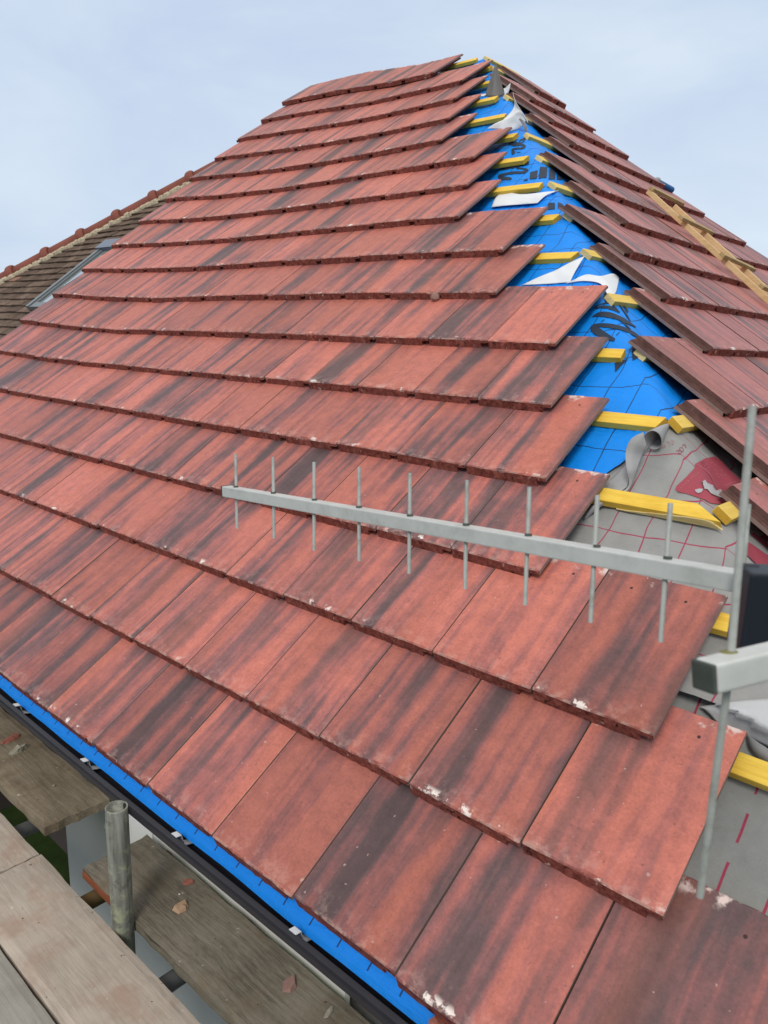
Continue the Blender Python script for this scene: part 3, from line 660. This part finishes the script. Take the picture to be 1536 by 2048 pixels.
sheet(F, [[(1190, 985, .004), (1215, 965, .005), (1240, 942, .006), (1256, 920, .01)], [(1192, 1000, .012), (1220, 985, .02), (1245, 970, .02), (1258, 955, .02)], [(1178, 1018, .014), (1205, 1003, .02), (1232, 990, .022), (1254, 975, .022)]], M_GREY_MEM)
# loose pale flap at the foot of the upper grey sheet
sheet(F, [[(1440, 1452, .006), (1475, 1465, .01), (1510, 1482, .015), (1560, 1505, .02)], [(1412, 1422, .02), (1460, 1425, .045), (1510, 1440, .05), (1560, 1460, .05)], [(1399, 1414, .015), (1450, 1406, .03), (1500, 1400, .035), (1560, 1398, .035)]], M_PALE_MEM)
sheet(F, [[(1494, 1474, .012), (1500, 1500, .012), (1530, 1526, .016), (1560, 1548, .016)], [(1497, 1470, .02), (1515, 1484, .03), (1540, 1500, .03), (1560, 1510, .03)]], M_GREY_MEM)

# ------------------------------------------------------------------ battens
def batten(P, a, b, v0, v1, h0, h1, mats, n=8, skew=0.0, name='batten', parent=house):
    bm = bmesh.new(); rows = []
    for i in range(n + 1):
        t = i / n; x = a + (b - a) * t; sk = skew * (1 - t) ** 6
        rows.append([bm.verts.new(P(x + s2, v, h)) for v, h, s2 in ((v0, h0, -sk), (v1, h0, sk), (v1, h1, sk), (v0, h1, -sk))])
    for i in range(n):
        for k in range(4): bm.faces.new((rows[i][k], rows[i][(k + 1) % 4], rows[i + 1][(k + 1) % 4], rows[i + 1][k]))
    for r_, rev in ((rows[0], True), (rows[-1], False)):
        f = bm.faces.new(list(reversed(r_)) if rev else r_); f.material_index = 1
    bmesh.ops.recalc_face_normals(bm, faces=bm.faces)
    bmesh.ops.bevel(bm, geom=[e for e in bm.edges if e.calc_face_angle(0) > .8], offset=.0012, segments=1, affect='EDGES')
    return add(name, bm, mats, parent)
BEND = {0: -1.9, 1: -.80, 2: .05, 3: .98, 4: 1.86, 5: 2.75, 6: 3.75, 7: 4.44, 8: 5.28, 9: 6.13, 10: 7.01, 11: 7.84, 12: 8.7, 13: 9.55, 14: 10.2, 15: 11.0, 16: 12.0}
for r in range(17):
    v0, v1 = r + 1.045, r + 1.20
    if r == 16: v0, v1 = 16.93, 17.08
    o = batten(PL, BEND[r], 18.3, v0, v1, -.314, -.231, [M_BATT, M_END], n=14, skew=RND.uniform(-.03, .03) if r != 3 else .13)
for s in range(-2, 11):
    z = z_of_v(s + 6.12, -.27); hx, hy = hip_xy(z, -.27); t0 = hx / W - Q0[0]
    t1 = min(REND[s] - .3, t0 + 4.5) if s < 10 else REND[s] - .2
    pale = s in (3, 7)
    batten(PR, t0 + .06 + RND.uniform(-.03, .05), t1, s + 1.045, s + 1.205, -.314, -.231, [M_BATT_R if not pale else M_RUNG, M_END if s < 0 else M_SPLINT], n=6, skew=RND.uniform(-.03, .03))
z = z_of_v(17.05, -.27); t0 = hip_xy(z, -.27)[0] / W - Q0[0]
batten(PR, t0 - .15, t0 + 1.5, 11.75, 11.90, -.31, -.23, [M_BATT_R, M_SPLINT], n=5)
# splintered end of the long batten: a thin slab standing proud of its lower face
bm = bmesh.new(); lo, hi = [], []; K = 16
for k in range(K + 1):
    f = k / K; u = .84 + 1.0 * f; top = -.314 + .079 * max(0, min(1, (1 - f) * 1.25)) - .008 * RND.random() - (.012 if k == 0 else 0)
    for lst, v in ((lo, 4.036), (hi, 4.05)):
        lst.append((bm.verts.new(PL(u, v - .01 * max(0, 1 - f * 6), -.318 - .004 * RND.random())), bm.verts.new(PL(u + .09 * (1 - f), v, max(top, -.309)))))
for k in range(K):
    bm.faces.new((lo[k][0], lo[k + 1][0], lo[k + 1][1], lo[k][1])); bm.faces.new((lo[k][1], lo[k + 1][1], hi[k + 1][1], hi[k][1])); bm.faces.new((hi[k][0], lo[k][0], lo[k][1], hi[k][1]) if k == 0 else (hi[k][0], hi[k + 1][0], lo[k + 1][0], lo[k][0]))
bmesh.ops.recalc_face_normals(bm, faces=bm.faces)
add('splintered_face', bm, M_SPLINT, house)

# ------------------------------------------------------------------ eaves: membrane strip, gutter, straps, walls
bm = bmesh.new(); uvl = bm.loops.layers.uv.new('UVMap'); prev = None
NE = 90
for i in range(NE + 1):
    u = -2.4 + 21 * i / NE; nz = noise.noise(Vector((u * 1.1, 0, 2)))
    cur = []
    for v, h in ((.5, -.24), (.05, -.165), (-.05, -.168), (-.095 + .010 * nz, -.172 + .006 * nz), (-.132 + .016 * nz, -.181 + .008 * nz)):
        cur.append((bm.verts.new(PL(u, v, h)), (u * W, v * G * W)))
    if prev:
        for k in range(4):
            f = bm.faces.new((prev[k][0], prev[k + 1][0], cur[k + 1][0], cur[k][0]))
            for lp, a in zip(f.loops, (prev[k], prev[k + 1], cur[k + 1], cur[k])): lp[uvl].uv = a[1]
    prev = cur
M_BLUE_E = mat_membrane('blue_eaves_membrane', (.0, .225, .80), (.006, .022, .09), .0875, 10, .003, wav=.004, stop=-.024)
add('eaves_membrane', bm, M_BLUE_E, house)

GX, GZ, GR = .950, -1.258, .050
def gutter_bm(y0, y1, r_out, th):
    bm = bmesh.new(); n = 16; prof = []
    for k in range(n + 1):
        a = math.pi + math.pi * k / n; prof.append((GX + r_out * math.cos(a), GZ + r_out * math.sin(a)))
    inner = [(GX + (r_out - th) * math.cos(math.pi + math.pi * k / n), GZ + (r_out - th) * math.sin(math.pi + math.pi * k / n)) for k in range(n, -1, -1)]
    lip = [(GX - r_out - .006, GZ + .002), (GX - r_out - .006, GZ - .012)]
    P = prof[:]
    pts = inner + [(GX - r_out + .010, GZ + .005), (GX - r_out - .0045, GZ + .005), (GX - r_out - .0065, GZ - .003), (GX - r_out - .006, GZ - .019), (GX - r_out - .0005, GZ - .021)] + prof[1:]
    seg = 24; rows = []
    for i in range(seg + 1):
        y = y0 + (y1 - y0) * i / seg; d = .004 * math.sin(y * 2.1)
        rows.append([bm.verts.new((x + d, y, z - .003 * math.sin(y * 1.3))) for x, z in pts])
    for i in range(seg):
        for k in range(len(pts)):
            bm.faces.new((rows[i][k], rows[i][(k + 1) % len(pts)], rows[i + 1][(k + 1) % len(pts)], rows[i + 1][k]))
    bm.faces.new(rows[0]); bm.faces.new(list(reversed(rows[-1])))
    bmesh.ops.recalc_face_normals(bm, faces=bm.faces); return bm
gut = add('gutter', gutter_bm(-.30, 5.9, GR, .003), M_GUTTER, house)
for y in (.60, 1.045, 1.50, 1.985, 2.46, 2.95, 3.43, 3.9):
    bm = bmesh.new(); prev = None
    for x, z in ((GX - GR + .008, GZ + .0055), (GX - .026, GZ + .003), (GX - .018, GZ - .030), (GX + .02, GZ - .040)):
        cur = [bm.verts.new((x, y - .011, z)), bm.verts.new((x, y + .011, z)), bm.verts.new((x, y + .011, z - .002)), bm.verts.new((x, y - .011, z - .002))]
        if prev:
            for k in range(4): bm.faces.new((prev[k], prev[(k + 1) % 4], cur[(k + 1) % 4], cur[k]))
        else: bm.faces.new(cur)
        prev = cur
    bm.faces.new(list(reversed(prev))); bmesh.ops.recalc_face_normals(bm, faces=bm.faces)
    add('gutter_strap', bm, M_STRAP, gut)
FX = 1.150; d = ray(208, 1655); FY = d[1] * FX / d[0]; d = ray(306, 1672); FJ = d[1] * FX / d[0]
bm = bmesh.new(); box(bm, FX, FX + .018, FJ + .004, FY, -1.80, -1.30); add('fascia', bm, M_FASCIA, house)
bm = bmesh.new(); box(bm, FX, FX + .018, 1.12, FJ - .004, -1.80, -1.30); add('fascia', bm, M_FASCIA, house)
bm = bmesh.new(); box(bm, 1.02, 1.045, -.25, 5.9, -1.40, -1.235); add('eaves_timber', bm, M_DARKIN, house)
WY = 2.93
bm = bmesh.new(); box(bm, FX + .002, 1.25, -.25, FY, -1.815, -1.802); add('soffit', bm, M_WALL, house)
bm = bmesh.new(); box(bm, 1.25, 1.50, -.10, WY, -4.0, -1.30); add('wall', bm, M_WALL, house)
bm = bmesh.new(); box(bm, 2.2, 2.4, WY + .05, 6.3, -4.0, -1.0); box(bm, 1.5, 2.2, WY - .2, WY - .02, -4.0, -1.35); add('wall', bm, M_DARKWALL, house)
bm = bmesh.new(); box(bm, 1.55, 7.2, -.10, .1, -4.0, -1.35); add('wall', bm, M_WALL, house)
# added unseen dark sheet so no light comes up between the membranes
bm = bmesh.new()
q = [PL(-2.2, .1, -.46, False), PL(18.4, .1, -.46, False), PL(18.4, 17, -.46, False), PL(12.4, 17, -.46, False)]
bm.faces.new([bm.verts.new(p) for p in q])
add('light_block_sheet', bm, M_DARKIN, house)

# ------------------------------------------------------------------ neighbour's old roof
OH = -.62
old = thing('old_house', 'older house beyond with dark brown plain tiles, red hip tiles and a skylight', 'house', tuple(PL(22, 0, -14, False)))
def hipu(v): return 26.55 - 1.0 * (v - 8.96)
bm = bmesh.new(); lc = bm.loops.layers.float_color.new('rnd'); v = 1.0; k = 0; gp = .31; wp = .55
while v < 17.2:
    u = 17.9 + (.275 if k % 2 else 0)
    while u < min(hipu(v) + .1, 30):
        j = RND.uniform(-.012, .012); hh = OH + RND.uniform(-.008, .012); tn = .045
        u1 = min(u + wp * .985, hipu(v) + .15)
        if u1 > u + .05:
            n0 = len(bm.faces)
            box_pts(bm, [PL(a, b, h, False) for a, b, h in ((u, v + j, hh - tn), (u1, v + j, hh - tn), (u1, v + .5, hh - tn - .08), (u, v + .5, hh - tn - .08), (u, v + j, hh), (u1, v + j + RND.uniform(-.01, .01), hh + RND.uniform(-.01, .01)), (u1, v + .5, hh - .08), (u, v + .5, hh - .08))])
            c = (RND.random(), RND.random(), 0, 1); bm.faces.ensure_lookup_table()
            for f in bm.faces[n0:]:
                for lp in f.loops: lp[lc] = c
        u += wp
    v += gp; k += 1
add('roof_slope', bm, M_OLD, old)
def hippt(v, dh=0): return PL(hipu(v), v, OH + dh, False)
HL = .95
v = 15.9; k = 0
bm2 = bmesh.new()
while v > 3.5:
    a, b = hippt(v, .02), hippt(v - HL * 1.04, .02); d = (b - a).normalized(); up = Vector(NL); s = d.cross(up).normalized(); up = s.cross(d)
    bm = bmesh.new()
    def arch(c, r, th):
        o = [c + s * (math.cos(math.pi * i / 10) * r) + up * (math.sin(math.pi * i / 10) * r * .85) for i in range(11)]
        return o + [c + s * (math.cos(math.pi * i / 10) * (r - th)) + up * (math.sin(math.pi * i / 10) * (r - th) * .85 - .002) for i in range(10, -1, -1)]
    L = (b - a).length; prev = None
    for t, r in ((-.02, .094), (0, .103), (.04, .110), (.12, .110), (.16, .100), (.20, .082), (.6, .080), (1.04, .078)):
        cur = [bm.verts.new(p) for p in arch(a + d * L * t - up * .02, r, .014)]
        if prev:
            for i in range(len(cur)): bm.faces.new((prev[i], prev[(i + 1) % len(cur)], cur[(i + 1) % len(cur)], cur[i]))
        else: bm.faces.new(cur)
        prev = cur
    bm.faces.new(list(reversed(prev))); bmesh.ops.recalc_face_normals(bm, faces=bm.faces)
    add('hip_tile', bm, M_HIPTILE, old, smooth=True)
    for t in range(14):
        c = a + d * L * t / 14 + s * 0; side = s if (s.dot(Vector((0, -1, 0))) > 0) else -s
        c = c + side * (.088 + RND.uniform(-.008, .012)) - up * (.012 + RND.uniform(0, .012)); r = RND.uniform(.032, .042)
        bmesh.ops.create_icosphere(bm2, subdivisions=1, radius=r, matrix=Matrix.Translation(c) @ Matrix.Scale(RND.uniform(.9, 1.4), 4, d))
    c = a + d * L * .06 + side * .11 - up * .02
    bmesh.ops.create_icosphere(bm2, subdivisions=1, radius=.046, matrix=Matrix.Translation(c))
    v -= HL; k += 1
for vt in bm2.verts:
    vt.co += Vector((noise.noise(vt.co * 60), noise.noise(vt.co * 60 + Vector((9, 0, 0))), noise.noise(vt.co * 60 + Vector((0, 9, 0))))) * .010
add('mortar_bedding', bm2, M_MORTAR, old)
sky = bpy.data.objects.new('skylight', bpy.data.meshes.new('skylight'))
def plank(bm, u0, u1, v0, v1, h0, h1):
    box_pts(bm, [PL(u0, v0, h0, False), PL(u1, v0, h0, False), PL(u1, v1, h0, False), PL(u0, v1, h0, False), PL(u0, v0, h1, False), PL(u1, v0, h1, False), PL(u1, v1, h1, False), PL(u0, v1, h1, False)])
a = on_left(52, 612, -.45); b = on_left(192, 499, -.45); ua = (a[0] + b[0]) / 2
bm = bmesh.new(); plank(bm, ua - .17, ua, a[1], b[1], -.60, -.45); plank(bm, ua - .30, ua - .20, a[1], b[1], -.60, -.48)
plank(bm, ua - 2.6, ua - 2.4, a[1], b[1], -.6, -.45); plank(bm, ua - 2.4, ua - .3, a[1], a[1] + .2, -.6, -.47)
sky_o = add('skylight', bm, M_FRAME, old)
bm = bmesh.new(); plank(bm, ua - 2.4, ua - .32, a[1] + .2, b[1], -.58, -.53); add('pane', bm, M_GLASS, sky_o)
bm = bmesh.new(); plank(bm, ua - 2.7, ua + .08, b[1], b[1] + .42, -.60, -.40); add('hood', bm, M_HOOD, sky_o)
bm = bmesh.new(); q = hippt(4, -3)
box(bm, PL(24, 1, -1, False).x + .3, PL(24, 1, -1, False).x + 3, PL(19, 0, 0, False).y, PL(28.5, 0, 0, False).y, -4.0, -1.4); add('wall', bm, M_DARKWALL, old)

# ------------------------------------------------------------------ loose timbers and roll on the hip end
frame = thing('roofing_ladder', 'pale timber ladder of two rails and flat rungs lying on the hip end tiles', 'ladder', tuple(PR(8.4, 4.5, 0)))
def rail(px0, px1, h, w, th, mat):
    a = on_right(*px0, h); b = on_right(*px1, h); a, b = np.array(a), np.array(b); b = a + (b - a) * 1.35
    bm = bmesh.new(); A, B = PR(a[0], a[1], h - th / 2 + .02), PR(b[0], b[1], h - th / 2 + .02)
    bar(bm, A, B, w * W, th * W, tuple(NR)); bevel(bm, .002, 1); return add('rail', bm, mat, frame)
rail((1303, 373), (1536, 576), .12, .065, .11, M_PALEWOOD)
rail((1357, 402), (1540, 562), .12, .065, .11, M_PALEWOOD)
for (p, q) in (((1310, 367), (1374, 396)), ((1370, 424), (1434, 452)), ((1455, 497), (1520, 525)), ((1536, 558), (1600, 588))):
    a = on_right(*p, .21); b = on_right(*q, .21); bm = bmesh.new()
    bar(bm, PR(a[0], a[1], .172), PR(b[0], b[1], .172), .036, .021, tuple(NR)); bevel(bm, .0015, 1); add('rung', bm, M_RUNG, frame)
# end of the blue roll beyond the verge
a = Vector(PR(11.05, 7.15, -.06)); b = Vector(PR(11.75, 7.0, -.06))
bm = bmesh.new()
for i in range(3): tube(bm, a, b + (b - a) * .03 * i, .024 - .006 * i, 18, True)
o = tag(add('membrane_roll', bm, M_INK if False else plain('blue_roll_film', (.01, .10, .30), .5, .4, .6, 40), None, smooth=False), 'end of a small blue membrane roll behind the far edge of the hip end tiles', 'roll')
bm = bmesh.new(); c = a.lerp(b, -.1)
bmesh.ops.create_icosphere(bm, subdivisions=2, radius=.024, matrix=Matrix.Translation(a + Vector(NR) * .010) @ Matrix.Scale(1.5, 4, (1, 0, 0)))
add('loose_wrap', bm, M_GREY_MEM, o)

# ------------------------------------------------------------------ aerials
ae = thing('tv_aerial', 'long aluminium television aerial with ten upright rods and a black box at its end', 'aerial', (.83, -.13, -4.0))
B0 = at_depth(453, 982, 1.64); B1 = at_depth(1500, 1166, .835); BD = (B1 - B0)
def on_boom(x):
    # point of the boom seen at picture column x
    lo, hi = -.2, 1.3
    for _ in range(40):
        m = (lo + hi) / 2; p = np.array(B0 + BD * m); px = 768 + FPX * (p @ RT) / (p @ FW)
        if px < x: lo = m
        else: hi = m
    return B0 + BD * lo
bm = bmesh.new(); bar(bm, B0, B0 + BD * 1.32, .0225, .0225, (0, 0, 1)); bevel(bm, .0018, 2); boom = add('boom', bm, M_ALU, ae)
bm = bmesh.new(); d = BD.normalized(); bar(bm, B0 - d * .003, B0 - d * .0002, .024, .024, (0, 0, 1)); add('end_cap', bm, M_CAP, boom)
RX = [472, 547, 629, 718, 820, 932, 1056, 1192, 1334, 1486]
RTOP = [(471, 908), (546, 914), (628, 924), (718, 934), (820, 946), (934, 960), (1059, 974), (1195, 990), (1341, 1006), (1497, 1008)]
RBOT = [(474, 1057), (548, 1077), (628, 1101), (718, 1122), (818, 1147), (930, 1178), (1050, 1210), (1181, 1245), (1321, 1284), (1470, 1318)]
for x, a, b in zip(RX, RTOP, RBOT):
    dp = float(np.array(on_boom(x)) @ FW); bm = bmesh.new(); A, B = at_depth(a[0], a[1], dp), at_depth(b[0], b[1], dp * 1.0)
    tube(bm, A, B, .0031, 12)
    rod = add('rod', bm, M_ROD, ae)
    c = on_boom(x); n = (A - B).normalized(); b2 = bmesh.new(); tube(b2, c + n * .0108, c + n * .0145, .0052, 12); tube(b2, c - n * .0108, c - n * .0128, .0046, 12)
    add('grommet', b2, M_CAP, rod)
bm = bmesh.new(); dp = .80
c = at_depth(1536, 1218, dp); ex = Vector(RT) * .033; ey = Vector(UP) * .0; 
hx, hz, hy = Vector((.62, -.78, 0)) * .031, Vector((.0, .0, 1)) * .044, Vector((.78, .62, 0)) * .02
box_pts(bm, [c - hx - hy - hz, c + hx - hy - hz, c + hx + hy - hz, c - hx + hy - hz, c - hx - hy + hz, c + hx - hy + hz, c + hx + hy + hz, c - hx + hy + hz]); bevel(bm, .004, 3)
bx = add('dipole_box', bm, M_BOXP, ae)
for yy in (1140, 1277):
    bm = bmesh.new(); p = at_depth(1500, yy, dp); tube(bm, p - hx * .32, p + hx * .25, .0065, 12); add('cable_clip', bm, M_BOXP, bx)
bm = bmesh.new(); tube(bm, (.826, -.13, -4.0), (.826, -.13, .35), .019, 20); add('mast', bm, M_TUBE_D, ae, smooth=True)

ae2 = thing('tv_aerial', 'nearer thick square aluminium aerial bar with a long thin upright rod through its end', 'aerial', (.826, -.13, -.3))
C0 = at_depth(1413, 1352, .560); C1 = at_depth(1545, 1320, .583)
bm = bmesh.new(); CD = (C1 - C0).normalized(); bar(bm, C0, C0 + CD * .43, .0225, .0225, tuple(UP * .9 + np.array([0, 0, .25]))); bevel(bm, .003, 3); nb = add('boom', bm, M_NEARALU, ae2)
bm = bmesh.new(); bar(bm, C0 - CD * .004, C0 - CD * .0003, .0225, .0225, tuple(UP * .9 + np.array([0, 0, .25]))); bevel(bm, .0018, 2); add('end_cap', bm, M_CAP, nb)
bm = bmesh.new(); R0, R1 = at_depth(1505, 812, .560), at_depth(1400, 1793, .630); M0 = at_depth(1459, 1340, .577)
tube(bm, R0, M0, .0030, 14); tube(bm, M0, R1, .0030, 14); add('rod', bm, M_ROD, ae2)
bm = bmesh.new(); n = (R0 - M0).normalized(); 
for k in range(1): tube(bm, M0 + n * .0128, M0 + n * .0150, .0085, 18, True, .0045)
add('green_grommet', bm, M_STAIN, nb)

# ------------------------------------------------------------------ scaffold
ZB = -1.62; TB = .038
def board(name, mat, x0, x1, y0, y1, label, seed, z=ZB, jag=.004):
    bm = bmesh.new(); nx, ny = 10, 60; L = []
    def pt(i, j, top):
        x = x0 + (x1 - x0) * i / nx; y = y0 + (y1 - y0) * j / ny
        if i in (0, nx): x += jag * noise.noise(Vector((y * 6, seed, i))) + jag * .7 * noise.noise(Vector((y * 22, seed, i)))
        if j in (0, ny): y += jag * 1.2 * noise.noise(Vector((x * 30, seed, j))) + jag * noise.noise(Vector((x * 90, seed, j)))
        zz = z + .002 * noise.noise(Vector((x * 9, y * 2, seed))) if top else z - TB
        if top and (i in (0, nx) or j in (0, ny)): zz -= .004 + .003 * noise.noise(Vector((x * 40, y * 25, seed)))
        if not top and (i in (0, nx) or j in (0, ny)): zz += .003 + .003 * noise.noise(Vector((x * 40, y * 25, seed + 5)))
        return (x, y, zz)
    Tp = [[bm.verts.new(pt(i, j, True)) for j in range(ny + 1)] for i in range(nx + 1)]
    Bt = [[bm.verts.new(pt(i, j, False)) for j in range(ny + 1)] for i in range(nx + 1)]
    for i in range(nx):
        for j in range(ny):
            bm.faces.new((Tp[i][j], Tp[i + 1][j], Tp[i + 1][j + 1], Tp[i][j + 1])); bm.faces.new((Bt[i][j], Bt[i][j + 1], Bt[i + 1][j + 1], Bt[i + 1][j]))
    for j in range(ny):
        bm.faces.new((Tp[0][j], Tp[0][j + 1], Bt[0][j + 1], Bt[0][j])); bm.faces.new((Tp[nx][j], Bt[nx][j], Bt[nx][j + 1], Tp[nx][j + 1]))
    for i in range(nx):
        bm.faces.new((Tp[i][0], Bt[i][0], Bt[i + 1][0], Tp[i + 1][0])); bm.faces.new((Tp[i][ny], Tp[i + 1][ny], Bt[i + 1][ny], Bt[i][ny]))
    return tag(add(name, bm, mat, None), label, 'scaffold board', 'scaffold boards along the eaves')
G_ = 'scaffold boards along the eaves'
board('scaffold_board', M_BOARD_A, .900, 1.130, 2.275, 5.6, 'weathered brown scaffold board under the gutter with ragged end and two stones on it', 1.0, jag=.008)
bB = board('scaffold_board', M_BOARD_B, .897, 1.119, -.6, 2.005, 'dark cracked scaffold board right of the upright tube with tile chips on it', 2.0, jag=.006)
board('scaffold_board', M_BOARD_C, .606, .836, -.4, 2.155, 'wide pale dusty scaffold board left of the upright tube', 3.0)
board('scaffold_board', M_BOARD_C, .602, .832, 2.162, 4.9, 'pale scaffold board butted against the far end of the dusty board', 4.0)
board('scaffold_board', M_BOARD_D, .366, .598, -.5, 3.2, 'grey scaffold board in the lower left corner beside a dark gap', 5.0)
bm = bmesh.new(); box(bm, .8925, .8965, 1.78, 2.0, ZB - .033, ZB - .010); add('painted_edge', bm, M_ORANGE, bB)
# upright tube, hollow
tp = at_depth(233, 1613, 2.34); tz = tp.z; 
dtop = 1.62 / 1.27
TX, TY = .868, None
d = ray(233, 1613); s_ = TX / d[0]; tp = Vector(d * s_)
d = ray(247, 1868); tb = Vector(d * (TX / d[0]))
dirv = (tb - tp); base = tp + dirv * ((-4.0 - tp.z) / dirv.z)
bm = bmesh.new(); n = 32; r0, r1 = .0298, .0258; ax = (tp - base).normalized(); X = ax.orthogonal().normalized(); Y = ax.cross(X)
def ring(c, r): return [bm.verts.new(c + (X * math.cos(2 * math.pi * i / n) + Y * math.sin(2 * math.pi * i / n)) * r) for i in range(n)]
a1, a2, a3, a4, a5 = ring(base, r0), ring(tp - ax * .003, r0), ring(tp, r0 - .001), ring(tp, r1), ring(tp - ax * .4, r1)
for p, q in ((a1, a2), (a2, a3), (a3, a4), (a4, a5)):
    for i in range(n): bm.faces.new((p[i], p[(i + 1) % n], q[(i + 1) % n], q[i]))
bm.faces.new(a5); bm.faces.new(list(reversed(a1))); bmesh.ops.recalc_face_normals(bm, faces=bm.faces)
o = tag(add('scaffold_tube', bm, M_TUBE, None, smooth=False), 'upright galvanised scaffold tube with open top, stained pale green low down', 'scaffold tube')
for p in o.data.polygons: p.use_smooth = len(p.vertices) == 4
for y, mat, lb in ((2.40, M_TUBE_D, 'grey cross tube under the ragged end of the brown scaffold board'), (1.93, M_BROWNTUBE, 'brown cross tube under the orange edged end of the dark cracked board'), (1.505, M_TUBE_D, 'grey cross tube in the gap just below the upright tube')):
    bm = bmesh.new(); tube(bm, (.2, y, ZB - TB - .028), (1.20, y, ZB - TB - .028), .0245, 20); tag(add('cross_tube', bm, mat, None, smooth=True), lb, 'scaffold tube', 'cross tubes under the boards')
bm = bmesh.new()
for yy in (0,): tube(bm, (.25, -.8, ZB - TB - .08), (.25, 5.8, ZB - TB - .08), .0245, 16)
tag(add('ledger_tube', bm, M_TUBE_D, None, smooth=True), 'long grey ledger tube running beneath the scaffold boards', 'scaffold tube')

# chips lying on the boards
def chip(px, py, sx, sy, th, mat, label, rot=0, seed=0, z=ZB, name='tile_chip', cat='tile chip', n=9, smooth=False):
    c = at_z(px, py, z); bm = bmesh.new(); rr = random.Random(seed); ring0, ring1 = [], []
    for i in range(n):
        a = 2 * math.pi * i / n + rr.uniform(-.25, .25); k = rr.uniform(.75, 1.1); x, y = math.cos(a) * sx * k, math.sin(a) * sy * k
        q = Vector((x * math.cos(rot) - y * math.sin(rot), x * math.sin(rot) + y * math.cos(rot), 0))
        ring0.append(bm.verts.new(c + q + Vector((0, 0, .0015)))); ring1.append(bm.verts.new(c + q * rr.uniform(.60, .98) + Vector((0, 0, th * rr.uniform(.6, 1.35)))))
    for i in range(n): bm.faces.new((ring0[i], ring0[(i + 1) % n], ring1[(i + 1) % n], ring1[i]))
    bm.faces.new(list(reversed(ring0))); cv = bm.verts.new(c + Vector((sx * .1, 0, th * 1.15)))
    for i in range(n): bm.faces.new((ring1[i], ring1[(i + 1) % n], cv))
    return tag(add(name, bm, mat, None, smooth=smooth), label, cat, 'debris on the scaffold boards')
chip(22, 1480, .042, .020, .012, M_SHARD_R, 'rough brown tile chip at the left edge on the brown scaffold board', .3, 1)
chip(38, 1501, .044, .019, .014, M_STONE, 'smooth oval grey mortar lump on the brown scaffold board', .35, 2, name='mortar_lump', cat='mortar lump', n=14)
chip(375, 1766, .013, .019, .008, M_SHARD_R, 'small oval red tile chip on the dark cracked board nearest the gutter', .4, 3)
chip(361, 1817, .030, .021, .012, M_SHARD_T, 'square tan tile chip in the middle of the dark cracked board', -.3, 4, n=6)
chip(580, 1972, .028, .022, .011, M_SHARD_M, 'pinkish triangular tile chip on the near part of the dark cracked board', .4, 5, n=5)
chip(658, 2026, .022, .007, .006, M_STONE, 'torn pale wood splinter on the dark cracked board by the bottom edge', .2, 6, name='wood_splinter', cat='splinter', n=8)
chip(359, 1789, .004, .003, .003, M_WHITE_MEM, 'tiny white crumb between the red and the tan tile chips', 0, 7, name='crumb', cat='crumb', n=6)
chip(108, 1572, .006, .005, .005, M_STONE, 'tiny pale crumb on the brown scaffold board above the dark gap', 0, 8, name='crumb', cat='crumb', n=6)
c = PL(5.92, 7.0, -.045)
bm = bmesh.new(); bmesh.ops.create_icosphere(bm, subdivisions=2, radius=.019, matrix=Matrix.Translation(at_depth(870, 593, 3.0)))
bm.free()
a = on_left(871, 594, -.07); c = PL(a[0], a[1], -.05)
bm = bmesh.new(); bmesh.ops.create_icosphere(bm, subdivisions=2, radius=.020, matrix=Matrix.Translation(c))
for vt in bm.verts: vt.co += (vt.co - c).normalized() * .007 * noise.noise(vt.co * 50)
tag(add('tile_crumb', bm, M_SHARD_M, None), 'small reddish crumb of broken tile lying below a tile joint on the slope', 'crumb')
a = on_left(885, 2043, -.13); c = PL(a[0], a[1], -.11)
bm = bmesh.new(); bmesh.ops.create_icosphere(bm, subdivisions=2, radius=.018, matrix=Matrix.Translation(c))
for vt in bm.verts: vt.co += (vt.co - c).normalized() * .008 * noise.noise(vt.co * 60)
tag(add('tile_crumb', bm, M_SHARD_R, None), 'red tile fragment on the blue eaves strip at the bottom edge', 'crumb')

# ------------------------------------------------------------------ ground
bm = bmesh.new(); S = 400
bm.faces.new([bm.verts.new(p) for p in ((-S, -S, -4.0), (S, -S, -4.0), (S, S, -4.0), (-S, S, -4.0))])
g = add('ground', bm, M_GRASS); g['kind'] = 'structure'
